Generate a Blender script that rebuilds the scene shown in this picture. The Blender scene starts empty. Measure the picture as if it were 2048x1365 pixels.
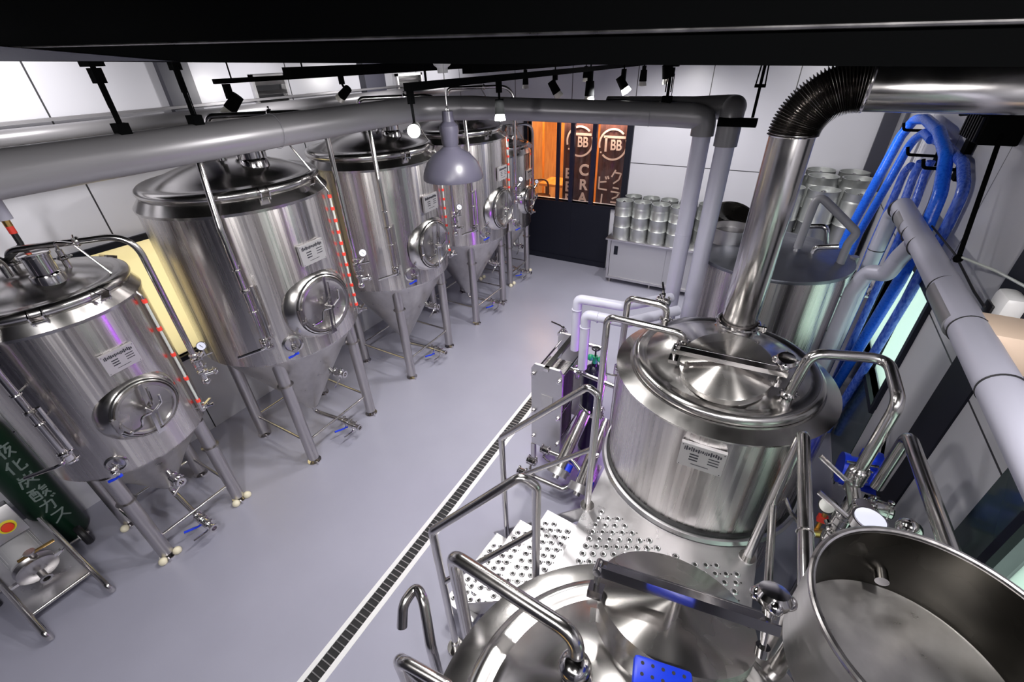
import bpy, bmesh, math, random
from mathutils import Vector, Matrix
random.seed(7)
S = bpy.context.scene
COL = S.collection
R = math.radians
PI = math.pi

# ------------------------------------------------------------------ camera
cam_data = bpy.data.cameras.new('camera')
cam = bpy.data.objects.new('camera', cam_data)
COL.objects.link(cam)
cam_data.sensor_width = 36.0
cam_data.lens = 882.2 / 2048.0 * 36.0
cam_data.clip_start = 0.05
cam.matrix_world = Matrix.Translation((0, 0, 3.4)) @ (Matrix.Rotation(R(30.428), 4, 'Z') @ Matrix.Rotation(R(57.187), 4, 'X') @ Matrix.Rotation(R(-1.901), 4, 'Z'))
S.camera = cam

# ------------------------------------------------------------------ world, exposure
w = bpy.data.worlds.new('daylight'); S.world = w; w.use_nodes = True
bg = w.node_tree.nodes['Background']
bg.inputs[0].default_value = (0.80, 0.92, 0.88, 1); bg.inputs[1].default_value = 1.0
S.view_settings.view_transform = 'Standard'
S.view_settings.look = 'None'
S.view_settings.gamma = 1
S.view_settings.use_curve_mapping = False
S.view_settings.exposure = 0.30
try:
    S.cycles.max_bounces = 10; S.cycles.glossy_bounces = 6; S.cycles.diffuse_bounces = 4
    S.cycles.sample_clamp_indirect = 6.0
    S.cycles.use_denoising = True
except Exception: pass

# ------------------------------------------------------------------ lights
def area(name, loc, size, power, color, rot=(0, 0, 0), spread=None):
    l = bpy.data.lights.new(name, 'AREA'); l.shape = 'RECTANGLE'
    l.size, l.size_y = size; l.energy = power; l.color = color
    if spread: l.spread = spread
    o = bpy.data.objects.new(name, l); COL.objects.link(o)
    o.location = loc; o.rotation_euler = rot
    return o
def spot(name, loc, target, power, color=(1, .97, .95), angle=70, radius=.035, blend=.6):
    l = bpy.data.lights.new(name, 'SPOT'); l.energy = power; l.color = color
    l.spot_size = R(angle); l.spot_blend = blend; l.shadow_soft_size = radius
    o = bpy.data.objects.new(name, l); COL.objects.link(o)
    o.location = loc
    o.rotation_euler = (Vector(target) - Vector(loc)).to_track_quat('-Z', 'Y').to_euler()
    return o
CW = (.95, .95, 1.0)
# unseen soft fill light added at ceiling height behind the camera
area('brewhouse_fill', (.2, -1.4, 4.05), (2.0, .3), 28, CW)
# daylight pressed against the frosted windows of the right wall
area('window_daylight', (1.75, 3.2, 1.1), (2.4, 6.5), 50, (.84, 1.0, .92), (0, R(-90), R(180)))
# violet accent strip
area('violet_lamp', (-.50, 3.08, .80), (.9, .03), 4.5, (.50, .08, 1.0), (0, R(90), 0))
TR = [  # track spot lamps, then added fill spots off the tracks: position, aim, power
    ((-1.62, 2.10, 3.18), (-3.0, 1.2, .6), 75), ((-1.62, 2.70, 3.18), (-3.2, 2.7, .4), 75),
    ((-1.95, 4.40, 3.10), (-3.4, 3.9, .4), 75), ((-1.62, 4.48, 3.11), (-2.6, 4.8, 0), 80),
    ((-1.70, 5.30, 3.15), (-3.0, 6.0, .4), 70), ((-1.50, 6.20, 3.15), (-1.4, 7.6, .8), 80),
    ((-1.40, 4.60, 3.15), (.0, 4.9, 1.2), 80), ((-1.45, 2.60, 3.2), (-.9, 2.8, .0), 55), 
    ((-4.02, 3.1, 3.22), (-4.77, 3.0, 3.1), 20), ((-4.02, 4.6, 3.22), (-4.77, 4.5, 3.1), 20), ((-4.02, 6.1, 3.22), (-4.77, 6.2, 3.1), 20),
    ((-4.0, 1.3, 3.5), (-4.77, 1.3, 3.2), 30), ((-4.0, .3, 3.5), (-4.77, .3, 3.2), 30),  # from this row on: unseen spots added without fixtures
    ((-1.4, -.3, 3.3), (-3.9, .9, 1.2), 40), ((-.9, -.6, 3.3), (-2.5, 1.6, .2), 90), ((.35, -.5, 3.7), (.1, 1.2, 1.2), 60),
    ((-.7, 1.9, 3.6), (.0, 2.5, 1.2), 38), ((-1.0, 1.3, 3.6), (-1.8, 1.6, 0), 60), ((.3, 5.6, 3.3), (.3, 7.0, 1.6), 60), ((.75, 1.2, 3.0), (.95, 3.8, 1.0), 38),
]
for i, (p, t, e) in enumerate(TR): spot('track_and_fill_spot', p, t, e * 1.05, angle=135, radius=.06, blend=.8)

# ------------------------------------------------------------------ materials
MATS = {}
def mat(name, color, rough=.5, metal=0.0, emit=None, estr=1.0, fn=None, spec=None, coat=None, alpha=None):
    m = bpy.data.materials.new(name); m.use_nodes = True
    nt = m.node_tree; b = nt.nodes['Principled BSDF']
    b.inputs['Base Color'].default_value = (*color, 1)
    b.inputs['Roughness'].default_value = rough
    b.inputs['Metallic'].default_value = metal
    if spec is not None: b.inputs['Specular IOR Level'].default_value = spec
    if coat is not None: b.inputs['Coat Weight'].default_value = coat; b.inputs['Coat Roughness'].default_value = .12
    if emit: b.inputs['Emission Color'].default_value = (*emit, 1); b.inputs['Emission Strength'].default_value = estr
    if fn: fn(nt, b)
    MATS[name] = m
    return m
def N(nt, t, **kw):
    n = nt.nodes.new(t)
    for k, v in kw.items(): setattr(n, k, v)
    return n
def noise_mod(scale, vec_scale=(1, 1, 1), rough=(.2, .35), col=None, bump=0.0, detail=3):
    def f(nt, b):
        tc = N(nt, 'ShaderNodeTexCoord'); mp = N(nt, 'ShaderNodeMapping')
        mp.inputs['Scale'].default_value = vec_scale
        no = N(nt, 'ShaderNodeTexNoise'); no.inputs['Scale'].default_value = scale; no.inputs['Detail'].default_value = detail
        nt.links.new(tc.outputs['Object'], mp.inputs[0]); nt.links.new(mp.outputs[0], no.inputs['Vector'])
        mr = N(nt, 'ShaderNodeMapRange'); mr.inputs['From Min'].default_value = .3; mr.inputs['From Max'].default_value = .7
        mr.inputs['To Min'].default_value, mr.inputs['To Max'].default_value = rough
        nt.links.new(no.outputs[0], mr.inputs[0]); nt.links.new(mr.outputs[0], b.inputs['Roughness'])
        if col:
            mx = N(nt, 'ShaderNodeMix', data_type='RGBA')
            mx.inputs[6].default_value = (*col[0], 1); mx.inputs[7].default_value = (*col[1], 1)
            m2 = N(nt, 'ShaderNodeMapRange'); m2.inputs['From Min'].default_value = .3; m2.inputs['From Max'].default_value = .7
            nt.links.new(no.outputs[0], m2.inputs[0]); nt.links.new(m2.outputs[0], mx.inputs[0])
            nt.links.new(mx.outputs[2], b.inputs['Base Color'])
        if bump:
            bp = N(nt, 'ShaderNodeBump'); bp.inputs['Strength'].default_value = bump; bp.inputs['Distance'].default_value = .01
            nt.links.new(no.outputs[0], bp.inputs['Height']); nt.links.new(bp.outputs[0], b.inputs['Normal'])
    return f
def brushed(vs, a, c, r=(.16, .34), bump=.02):
    return noise_mod(1.0, vs, r, (a, c), bump, 4)
def aniso(base, an=.8, rot=.25):
    def f(nt, b):
        base(nt, b)
        tg = N(nt, 'ShaderNodeTangent'); tg.direction_type = 'RADIAL'; tg.axis = 'Z'
        nt.links.new(tg.outputs[0], b.inputs['Tangent'])
        b.inputs['Anisotropic'].default_value = an; b.inputs['Anisotropic Rotation'].default_value = rot
    return f
# vertically streaked sheet steel of the tank shells
mat('steel_shell', (.62, .60, .60), .24, 1, fn=aniso(brushed((38, 38, .5), (.56, .53, .52), (.76, .73, .72), (.20, .34), .01)))
mat('steel_cone', (.6, .6, .6), .3, 1, fn=brushed((14, 14, 1.5), (.58, .56, .55), (.70, .68, .67), (.27, .38)))
mat('steel_dome', (.6, .6, .6), .2, 1, fn=noise_mod(5, (1, 1, 1), (.16, .26), ((.56, .545, .53), (.66, .645, .635))))
def spun(axis, an=.85):
    def f(nt, b):
        noise_mod(4, (1, 1, 1), (.24, .30), ((.54, .52, .50), (.62, .60, .585)))(nt, b)
        tg = N(nt, 'ShaderNodeTangent'); tg.direction_type = 'RADIAL'; tg.axis = axis
        nt.links.new(tg.outputs[0], b.inputs['Tangent'])
        b.inputs['Anisotropic'].default_value = an; b.inputs['Anisotropic Rotation'].default_value = .25
    return f
mat('steel_spun', (.6, .59, .58), .26, 1, fn=spun('Z'))
mat('steel_spun_door', (.6, .59, .58), .26, 1, fn=spun('X'))
mat('steel_dull', (.22, .23, .27), .4, .9, fn=noise_mod(5, (1, 1, 1), (.28, .5)))
mat('steel_corrugated', (.26, .245, .235), .24, 1)
mat('steel_polished', (.70, .68, .68), .12, 1)
mat('steel_tube', (.66, .64, .63), .19, 1, fn=noise_mod(6, (1, 1, 1), (.14, .25)))
mat('steel_satin', (.62, .61, .62), .36, 1, fn=noise_mod(9, (1, 1, 6), (.3, .42)))
mat('steel_leg', (.52, .50, .50), .33, 1, fn=brushed((30, 30, 1), (.46, .44, .44), (.60, .58, .58), (.26, .4)))
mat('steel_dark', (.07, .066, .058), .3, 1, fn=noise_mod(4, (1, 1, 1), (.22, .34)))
mat('steel_plate', (.74, .73, .75), .33, 1, fn=noise_mod(7, (1, 1, 1), (.26, .4)))
mat('keg_metal', (.50, .515, .51), .40, .85, fn=noise_mod(12, (1, 1, 1), (.34, .46)))
mat('dark_hole', (.03, .03, .03), .7)
mat('black_rubber', (.012, .012, .014), .5)
mat('black_paint', (.0012, .0014, .0016), .85, spec=.05)
mat('ceiling_paint', (.004, .005, .005), .85, spec=.15)
mat('near_black_panel', (.007, .008, .016), .5, spec=.3)
mat('grey_insulation', (.24, .235, .25), .34, .35, fn=noise_mod(3, (1, 1, 1), (.30, .40)))
mat('pale_insulation', (.55, .55, .66), .40, .25)
mat('pvc_grey', (.50, .50, .60), .35)
mat('pvc_dark', (.24, .24, .27), .45)
mat('dark_glass', (.035, .055, .055), .12)
mat('red_marker', (.85, .06, .04), .4)
mat('blue_hose', (.012, .13, .80), .30, fn=noise_mod(60, (1, 1, 1), (.25, .35), ((.010, .11, .75), (.02, .17, .90)), .2))
mat('blue_hose_braid', (.03, .10, .52), .28, fn=noise_mod(70, (1, 1, .3), (.2, .35), ((.015, .07, .55), (.12, .22, .75)), .3))
mat('blue_plastic', (.012, .05, .75), .35)
mat('clear_hose', (.55, .58, .55), .18, 0, coat=.5)
mat('cream_cap', (.86, .80, .60), .5)
mat('white_plastic', (.75, .75, .76), .4)
mat('gauge_face', (.75, .78, .95), .4)
mat('white_gauge_face', (.85, .85, .82), .4)
mat('brass', (.65, .42, .15), .3, 1)
mat('green_cylinder', (.002, .026, .010), .4)
mat('green_valve', (.02, .35, .16), .35)
mat('black_cylinder', (.006, .006, .018), .22)
mat('stop_red', (.85, .05, .01), .35)
mat('stop_yellow', (.85, .75, .02), .4)
mat('paint_lettering', (.22, .28, .26), .6)
mat('motor_white', (.50, .50, .52), .4)
mat('cardboard', (.80, .62, .48), .7)
mat('lamp_enamel', (.07, .067, .095), .36)
mat('banner_cloth', (.075, .026, .020), .75, fn=noise_mod(9, (1, 1, .2), (.7, .8), ((.05, .017, .014), (.12, .04, .028))))
mat('banner_lettering', (.86, .62, .50), .7)
mat('mullion_navy', (.008, .009, .030), .4)
mat('orange_wood', (.75, .30, .06), .5, fn=noise_mod(3, (6, 6, 1), (.4, .6), ((.62, .22, .035), (.85, .38, .09))))
mat('dark_wood', (.08, .03, .015), .5)
mat('screen_black', (.01, .01, .012), .3)
mat('column_grey', (.055, .055, .075), .4)
mat('nameplate', (.58, .57, .58), .40, .7)
mat('plate_ink', (.03, .03, .04), .5)
mat('cabinet_steel', (.50, .50, .53), .40, .6)
mat('lamp_bulb', (1, 1, 1), .3, emit=(1, .98, .96), estr=45)
mat('lamp_bulb_soft', (1, 1, 1), .3, emit=(1, .95, .9), estr=4)
mat('lamp_glass', (.8, .78, .7), .15, .4)
mat('warm_bulb', (1, .8, .5), .3, emit=(1, .62, .25), estr=12)
def floor_fn(nt, b):
    tc = N(nt, 'ShaderNodeTexCoord')
    n1 = N(nt, 'ShaderNodeTexNoise'); n1.inputs['Scale'].default_value = 1.3; n1.inputs['Detail'].default_value = 5
    n2 = N(nt, 'ShaderNodeTexNoise'); n2.inputs['Scale'].default_value = 9; n2.inputs['Detail'].default_value = 6
    for n in (n1, n2): nt.links.new(tc.outputs['Object'], n.inputs['Vector'])
    mx = N(nt, 'ShaderNodeMix', data_type='RGBA')
    mx.inputs[6].default_value = (.30, .30, .375, 1); mx.inputs[7].default_value = (.38, .38, .47, 1)
    nt.links.new(n1.outputs[0], mx.inputs[0])
    mr = N(nt, 'ShaderNodeMapRange'); mr.inputs['To Min'].default_value = .26; mr.inputs['To Max'].default_value = .38
    nt.links.new(n2.outputs[0], mr.inputs[0]); nt.links.new(mr.outputs[0], b.inputs['Roughness'])
    nt.links.new(mx.outputs[2], b.inputs['Base Color'])
    bp = N(nt, 'ShaderNodeBump'); bp.inputs['Strength'].default_value = .04; bp.inputs['Distance'].default_value = .01
    nt.links.new(n2.outputs[0], bp.inputs['Height']); nt.links.new(bp.outputs[0], b.inputs['Normal'])
mat('epoxy_floor', (.33, .33, .40), .3, fn=floor_fn)
def wall_mat(name, axis, off, hz, c=(.62, .62, .68)):
    # smooth metal wall panels with dark joints; axis = the panel run direction
    def f(nt, b):
        tc = N(nt, 'ShaderNodeTexCoord'); sp = N(nt, 'ShaderNodeSeparateXYZ')
        nt.links.new(tc.outputs['Object'], sp.inputs[0])
        def line(src, period, offset, width):
            a = N(nt, 'ShaderNodeMath', operation='SUBTRACT'); a.inputs[1].default_value = offset
            nt.links.new(src, a.inputs[0])
            m = N(nt, 'ShaderNodeMath', operation='PINGPONG'); m.inputs[1].default_value = period / 2
            nt.links.new(a.outputs[0], m.inputs[0])
            l = N(nt, 'ShaderNodeMath', operation='LESS_THAN'); l.inputs[1].default_value = width
            nt.links.new(m.outputs[0], l.inputs[0]); return l.outputs[0]
        v = line(sp.outputs[axis], 1.05, off, .006)
        h = line(sp.outputs[2], 40.0, hz, .006)
        mxx = N(nt, 'ShaderNodeMath', operation='MAXIMUM'); nt.links.new(v, mxx.inputs[0]); nt.links.new(h, mxx.inputs[1])
        mx = N(nt, 'ShaderNodeMix', data_type='RGBA')
        mx.inputs[6].default_value = (*c, 1); mx.inputs[7].default_value = (.03, .03, .035, 1)
        nt.links.new(mxx.outputs[0], mx.inputs[0]); nt.links.new(mx.outputs[2], b.inputs['Base Color'])
    mat(name, c, .34, 0.0, fn=f)
wall_mat('wall_panel_far', 0, -1.08, 1.885)
wall_mat('wall_panel_left', 1, 1.49, 1.0)
wall_mat('wall_panel_right', 1, 1.72, 1.84, (.50, .50, .54))
def glassmat(name, c):
    m = bpy.data.materials.new(name); m.use_nodes = True; nt = m.node_tree; nt.nodes.clear()
    out = N(nt, 'ShaderNodeOutputMaterial'); tr = N(nt, 'ShaderNodeBsdfTranslucent'); gl = N(nt, 'ShaderNodeBsdfPrincipled')
    tr.inputs[0].default_value = (*c, 1); gl.inputs['Base Color'].default_value = (*c, 1); gl.inputs['Roughness'].default_value = .25
    mx = N(nt, 'ShaderNodeMixShader'); mx.inputs[0].default_value = .35
    nt.links.new(tr.outputs[0], mx.inputs[1]); nt.links.new(gl.outputs[0], mx.inputs[2]); nt.links.new(mx.outputs[0], out.inputs[0])
    MATS[name] = m
glassmat('frosted_glass', (.86, .94, .89))
glassmat('yellow_blind', (.90, .82, .62))
def clearglass():
    m = bpy.data.materials.new('clear_pane'); m.use_nodes = True; nt = m.node_tree; nt.nodes.clear()
    out = N(nt, 'ShaderNodeOutputMaterial'); t = N(nt, 'ShaderNodeBsdfTransparent'); g = N(nt, 'ShaderNodeBsdfGlossy')
    g.inputs['Roughness'].default_value = .02
    fr = N(nt, 'ShaderNodeFresnel'); fr.inputs[0].default_value = 1.45
    mx = N(nt, 'ShaderNodeMixShader'); nt.links.new(fr.outputs[0], mx.inputs[0])
    nt.links.new(t.outputs[0], mx.inputs[1]); nt.links.new(g.outputs[0], mx.inputs[2]); nt.links.new(mx.outputs[0], out.inputs[0])
    MATS['clear_pane'] = m
clearglass()

# ------------------------------------------------------------------ geometry helpers
def V(*a): return Vector(a)
def frame_of(d):
    d = Vector(d).normalized()
    u = d.orthogonal().normalized(); return u, d.cross(u).normalized(), d
def add_box(bm, c, s, rz=0, rot=None, bevel=0):
    m = Matrix.Translation(c) @ (rot.to_4x4() if rot is not None else Matrix.Rotation(rz, 4, 'Z')) @ Matrix.Diagonal((*s, 1))
    r = bmesh.ops.create_cube(bm, size=1, matrix=m)
    if bevel:
        es = set()
        for v in r['verts']: es.update(v.link_edges)
        bmesh.ops.bevel(bm, geom=list(es), offset=bevel, segments=2, affect='EDGES', profile=.5)
    return r
def mb(a, b):  # box by corners
    return [(a[i] + b[i]) / 2 for i in range(3)], [abs(b[i] - a[i]) for i in range(3)]
def add_cyl(bm, a, b, r, r2=None, seg=20, cap=True):
    a, b = Vector(a), Vector(b); r2 = r if r2 is None else r2
    u, v, d = frame_of(b - a); A = []; B = []
    for i in range(seg):
        t = 2 * PI * i / seg; o = math.cos(t) * u + math.sin(t) * v
        A.append(bm.verts.new(a + o * r)); B.append(bm.verts.new(b + o * r2))
    for i in range(seg):
        j = (i + 1) % seg; bm.faces.new((A[i], A[j], B[j], B[i]))
    if cap:
        if r > 1e-5: bm.faces.new(A[::-1])
        if r2 > 1e-5: bm.faces.new(B)
def add_lathe(bm, prof, c=(0, 0, 0), axis=(0, 0, 1), seg=64, cap0=False, cap1=False):
    c = Vector(c); d = Vector(axis).normalized()
    if abs(d.z) > .999: u, v = V(1, 0, 0), V(0, 1, 0) * (1 if d.z > 0 else -1)
    else: u, v, d = frame_of(d)
    rows = []
    for r, z in prof:
        if r < 1e-5: rows.append([bm.verts.new(c + d * z)])
        else: rows.append([bm.verts.new(c + d * z + (math.cos(2 * PI * i / seg) * u + math.sin(2 * PI * i / seg) * v) * r) for i in range(seg)])
    for p, q in zip(rows, rows[1:]):
        if len(p) == 1 and len(q) == 1: continue
        for i in range(seg):
            j = (i + 1) % seg
            if len(p) == 1: bm.faces.new((p[0], q[j], q[i]))
            elif len(q) == 1: bm.faces.new((p[i], p[j], q[0]))
            else: bm.faces.new((p[i], p[j], q[j], q[i]))
    if cap0 and len(rows[0]) > 1: bm.faces.new(rows[0][::-1])
    if cap1 and len(rows[-1]) > 1: bm.faces.new(rows[-1])
def add_ring(bm, c, axis, R_, r, seg=40, s2=10):
    c = Vector(c); u, v, d = frame_of(axis); rows = []
    for i in range(seg):
        t = 2 * PI * i / seg; o = math.cos(t) * u + math.sin(t) * v
        rows.append([bm.verts.new(c + o * (R_ + r * math.cos(2 * PI * k / s2)) + d * r * math.sin(2 * PI * k / s2)) for k in range(s2)])
    for i in range(seg):
        p, q = rows[i], rows[(i + 1) % seg]
        for k in range(s2): bm.faces.new((p[k], q[k], q[(k + 1) % s2], p[(k + 1) % s2]))
def fillet(pts, rad, n=7):
    pts = [Vector(p) for p in pts]; out = [pts[0]]
    for i in range(1, len(pts) - 1):
        p, a, b = pts[i], pts[i - 1] - pts[i], pts[i + 1] - pts[i]
        rr = rad[i] if isinstance(rad, dict) and i in rad else (rad if not isinstance(rad, dict) else rad.get('d', .05))
        la, lb = a.length, b.length; a.normalize(); b.normalize()
        ang = a.angle(b)
        if ang > PI - .03: out.append(p); continue
        t = min(rr / math.tan(ang / 2), la * .49, lb * .49)
        p0, p1 = p + a * t, p + b * t
        for k in range(n + 1):
            s = k / n; out.append((1 - s) ** 2 * p0 + 2 * s * (1 - s) * p + s * s * p1)
    out.append(pts[-1]); return out
def add_tube(bm, pts, r, rad=.06, seg=14, n=7, cap=True, rfun=None):
    P = fillet(pts, rad, n) if rad else [Vector(p) for p in pts]
    T = []
    for i in range(len(P)):
        a = P[max(i - 1, 0)]; b = P[min(i + 1, len(P) - 1)]; T.append((b - a).normalized())
    u = T[0].orthogonal().normalized(); rows = []
    for i, p in enumerate(P):
        u = (u - T[i] * u.dot(T[i])).normalized(); v = T[i].cross(u)
        rr = rfun(i, len(P)) if rfun else r
        rows.append([bm.verts.new(p + (math.cos(2 * PI * k / seg) * u + math.sin(2 * PI * k / seg) * v) * rr) for k in range(seg)])
    for p, q in zip(rows, rows[1:]):
        for k in range(seg): bm.faces.new((p[k], p[(k + 1) % seg], q[(k + 1) % seg], q[k]))
    if cap: bm.faces.new(rows[0][::-1]); bm.faces.new(rows[-1])
def add_prism(bm, poly, z0, z1):
    a = [bm.verts.new((x, y, z0)) for x, y in poly]; b = [bm.verts.new((x, y, z1)) for x, y in poly]
    n = len(poly)
    for i in range(n): bm.faces.new((a[i], a[(i + 1) % n], b[(i + 1) % n], b[i]))
    bm.faces.new(a[::-1]); bm.faces.new(b)
def add_prism_x(bm, lo0, lo1, ztop):
    # box between x = XL and x = XR with a sloping underside
    A = [bm.verts.new((XL, lo0[0][0], lo0[0][1])), bm.verts.new((XL, lo0[1][0], lo0[1][1])), bm.verts.new((XL, lo0[1][0], ztop)), bm.verts.new((XL, lo0[0][0], ztop))]
    Bv = [bm.verts.new((XR, lo1[0][0], lo1[0][1])), bm.verts.new((XR, lo1[1][0], lo1[1][1])), bm.verts.new((XR, lo1[1][0], ztop)), bm.verts.new((XR, lo1[0][0], ztop))]
    bm.faces.new(A); bm.faces.new(Bv[::-1])
    for i in range(4): bm.faces.new((A[i], A[(i + 1) % 4], Bv[(i + 1) % 4], Bv[i]))
def add_sphere(bm, c, r, sx=1, sy=1, sz=1, seg=20, rot=None):
    m = Matrix.Translation(c) @ (rot.to_4x4() if rot is not None else Matrix.Identity(4)) @ Matrix.Diagonal((r * sx, r * sy, r * sz, 1))
    bmesh.ops.create_uvsphere(bm, u_segments=seg, v_segments=seg // 2, radius=1, matrix=m)

def obj(name, bm, m, parent=None, label=None, angle=32, mats=None):
    bmesh.ops.recalc_face_normals(bm, faces=bm.faces[:])
    a = R(angle)
    for f in bm.faces: f.smooth = True
    for e in bm.edges:
        if len(e.link_faces) == 2:
            try: e.smooth = e.calc_face_angle() < a
            except Exception: pass
    me = bpy.data.meshes.new(name); 
    if parent is not None:
        p = parent; off = Vector(p['_o']) if '_o' in p.keys() else Vector((0, 0, 0))
        bmesh.ops.translate(bm, verts=bm.verts[:], vec=-off)
    bm.to_mesh(me); bm.free()
    for x in (mats or [m]): me.materials.append(MATS[x])
    o = bpy.data.objects.new(name, me); COL.objects.link(o)
    if parent is not None:
        o.parent = parent
        o['_o'] = list(off)
    if label: o['label'] = label
    return o
def thing(name, label, cat, loc=(0, 0, 0), group=None):
    o = bpy.data.objects.new(name, None); COL.objects.link(o)
    o.location = loc; o.empty_display_size = .1; o['_o'] = list(loc)
    o['label'] = label; o['category'] = cat
    if group: o['group'] = group
    return o
def tag(o, label, cat, group=None):
    o['label'] = label; o['category'] = cat
    if group: o['group'] = group
    return o
def struct(name, bm, m, mats=None):
    o = obj(name, bm, m, mats=mats); o['kind'] = 'structure'; return o
def dup(o, parent=None):
    c = o.copy(); COL.objects.link(c)
    if parent is not None:
        c.parent = parent
    for ch in list(o.children): dup(ch, c)
    return c
def B(): return bmesh.new()
def simple(name, m, label, cat, fn, group=None, mats=None):
    bm = B(); fn(bm); return tag(obj(name, bm, m, mats=mats), label, cat, group)
def part(name, m, parent, fn, label=None, mats=None, angle=32):
    bm = B(); fn(bm); return obj(name, bm, m, parent, label, angle, mats)

# sanitary fittings ------------------------------------------------------
def clamp(bm, p, d, r):      # tri-clamp ferrule joint with wing nut
    p = Vector(p); u, v, d = frame_of(d)
    add_cyl(bm, p - d * .006, p + d * .006, r * 1.55, seg=18)
    add_cyl(bm, p - d * .014, p - d * .006, r * 1.2, r * 1.5, seg=18); add_cyl(bm, p + d * .006, p + d * .014, r * 1.5, r * 1.2, seg=18)
    q = p + u * r * 1.6
    add_box(bm, q, (r * .7, .014, .02)); add_cyl(bm, q + v * .02, q - v * .03, .004, seg=8)
    add_sphere(bm, q + v * .028, .008, seg=8)
def bvalve(parent, p, d, r, h, blue=False, label=None, hl=.13):
    """butterfly valve: body part with a lever handle sub-part; h = handle direction"""
    p = Vector(p); d = Vector(d).normalized(); h = Vector(h).normalized()
    side = d.cross(h).normalized()
    def f(bm):
        add_cyl(bm, p - d * .02, p + d * .02, r * 1.55, seg=18)
        clamp(bm, p - d * .034, d, r); clamp(bm, p + d * .034, d, r)
        add_cyl(bm, p - d * .05, p + d * .05, r, seg=14)
        add_cyl(bm, p + side * r * 1.4, p + side * (r * 1.55 + .03), .011, seg=10)
        for s in (-1, 1): add_cyl(bm, p + d * .026 + side * s * r * 1.3, p - d * .026 + side * s * r * 1.3, .005, seg=6)
    b = part('valve', 'steel_polished', parent, f, label)
    q = p + side * (r * 1.55 + .028)
    def g(bm):
        add_cyl(bm, q - side * .008, q + side * .01, .015, seg=10)
        e = q + h * hl
        add_tube(bm, [q, q + h * .03 + side * .012, e + side * .012], .012 if hl > .16 else .008, .01, seg=8)
        if blue: add_tube(bm, [q + h * .04 + side * .012, e + side * .012], .010, 0, seg=8)
    part('handle', 'blue_plastic' if blue else 'steel_polished', b, g, 'blue valve handle' if blue else None)
    return b
def gauge(parent, p, n, r=.035, face='gauge_face', body='steel_polished'):
    p = Vector(p); n = Vector(n).normalized()
    g = part('pressure_gauge', body, parent, lambda bm: (add_cyl(bm, p - n * .018, p, r, seg=24), add_cyl(bm, p - V(0, 0, r), p - V(0, 0, r + .05), .008, seg=8), add_ring(bm, p + n * .001, n, r * .95, r * .1, 24, 6)))
    part('dial', face, g, lambda bm: add_cyl(bm, p + n * .0005, p + n * .002, r * .88, seg=24))
    u, v, _ = frame_of(n)
    part('needle', 'plate_ink', g, lambda bm: add_box(bm, p + n * .004, (.003, .003, r * .9), rot=Vector(n).to_track_quat('Y', 'Z').to_matrix() @ Matrix.Rotation(R(35), 3, 'Y')))
def nameplate(parent, c, ang, rad, w, h, tilt_out=.012):
    """engraved plate standing off a tank shell at angle ang around centre c(x,y,z)"""
    n = V(math.cos(ang), math.sin(ang), 0); t = V(-n.y, n.x, 0); p = Vector(c) + n * (rad + .022)
    rot = Matrix((t, n * -1, V(0, 0, 1))).transposed() if False else Matrix((t, -n, V(0, 0, 1))).transposed()
    def f(bm):
        add_box(bm, p, (w, .004, h), rot=rot)
        add_box(bm, p - n * .010 + V(0, 0, h / 2), (w, .022, .003), rot=rot)
        for s in (-1, 1): add_box(bm, p - n * .010 + t * s * w / 2, (.003, .022, h), rot=rot)
    pl = part('nameplate', 'nameplate', parent, f)
    def g(bm):
        q = p + n * .0035; rnd = random.Random(3)
        def bar(x, z, ww, hh): add_box(bm, q + t * (x * w) + V(0, 0, z * h), (ww * w, .0015, hh * h), rot=rot)
        x = -.42
        while x < .42:
            ww = rnd.choice((.03, .045, .055)); bar(x + ww / 2, .31 + rnd.uniform(-.02, .02), ww * .8, rnd.choice((.15, .18, .10))); x += ww + .008
        for i in range(3): bar(-.17, .1 - .12 * i, .2, .05)
        for i in range(3): bar(.27, .12 - .12 * i, .24, .035)
        bar(0, -.32, .4, .02)
        for sx in (-.46, .46):
            for sz in (-.44, .44): bar(sx, sz, .02, .03)
    part('engraving', 'plate_ink', pl, g)
    return pl

# ================================================================== SETTING
YN, YF, XL, XR, ZC = -3.0, 7.6, -4.77, 1.16, 4.1
struct('floor', (lambda bm: (add_box(bm, *mb((XL - .2, YN - .2, -.12), (XR + .4, YF + 3.2, 0))), bm)[1])(B()), 'epoxy_floor')
struct('ceiling', (lambda bm: (add_box(bm, *mb((XL - .2, YN - .2, ZC), (XR + .2, YF + .2, ZC + .1))), bm)[1])(B()), 'ceiling_paint')
def wall_with_holes(name, m, plane, at, th, u0, u1, holes, z1=ZC):
    """plane 'x' or 'y'; holes: list of (ua, ub, za, zb)"""
    bm = B(); us = sorted({u0, u1, *[h[0] for h in holes], *[h[1] for h in holes]})
    for a, b in zip(us, us[1:]):
        mid = (a + b) / 2; hs = sorted([(h[2], h[3]) for h in holes if h[0] <= mid <= h[1]])
        z = 0; segs = []
        for za, zb in hs: segs.append((z, za)); z = zb
        segs.append((z, z1))
        for za, zb in segs:
            if zb - za < 1e-4: continue
            if plane == 'x': add_box(bm, *mb((at, a, za), (at + th, b, zb)))
            else: add_box(bm, *mb((a, at, za), (b, at + th, zb)))
    return struct(name, bm, m)
LW = (1.02, 3.0, .95, 2.12)         # left wall window opening
wall_with_holes('wall_left', 'wall_panel_left', 'x', XL, -.15, YN, YF, [LW])
FW = (-3.98, -2.19, 1.14, 2.62)     # window to the taproom
wall_with_holes('wall_far', 'wall_panel_far', 'y', YF, .15, XL - .15, XR + .15, [FW])
RW = [(3.74, 5.0, .96, 1.9), (.5, 1.80, .9, 1.9)]
wall_with_holes('wall_right', 'wall_panel_right', 'x', XR, .15, YN, YF, RW)
wall_with_holes('wall_near', 'column_grey', 'y', YN, -.15, XL - .15, XR + .15, [])
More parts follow.
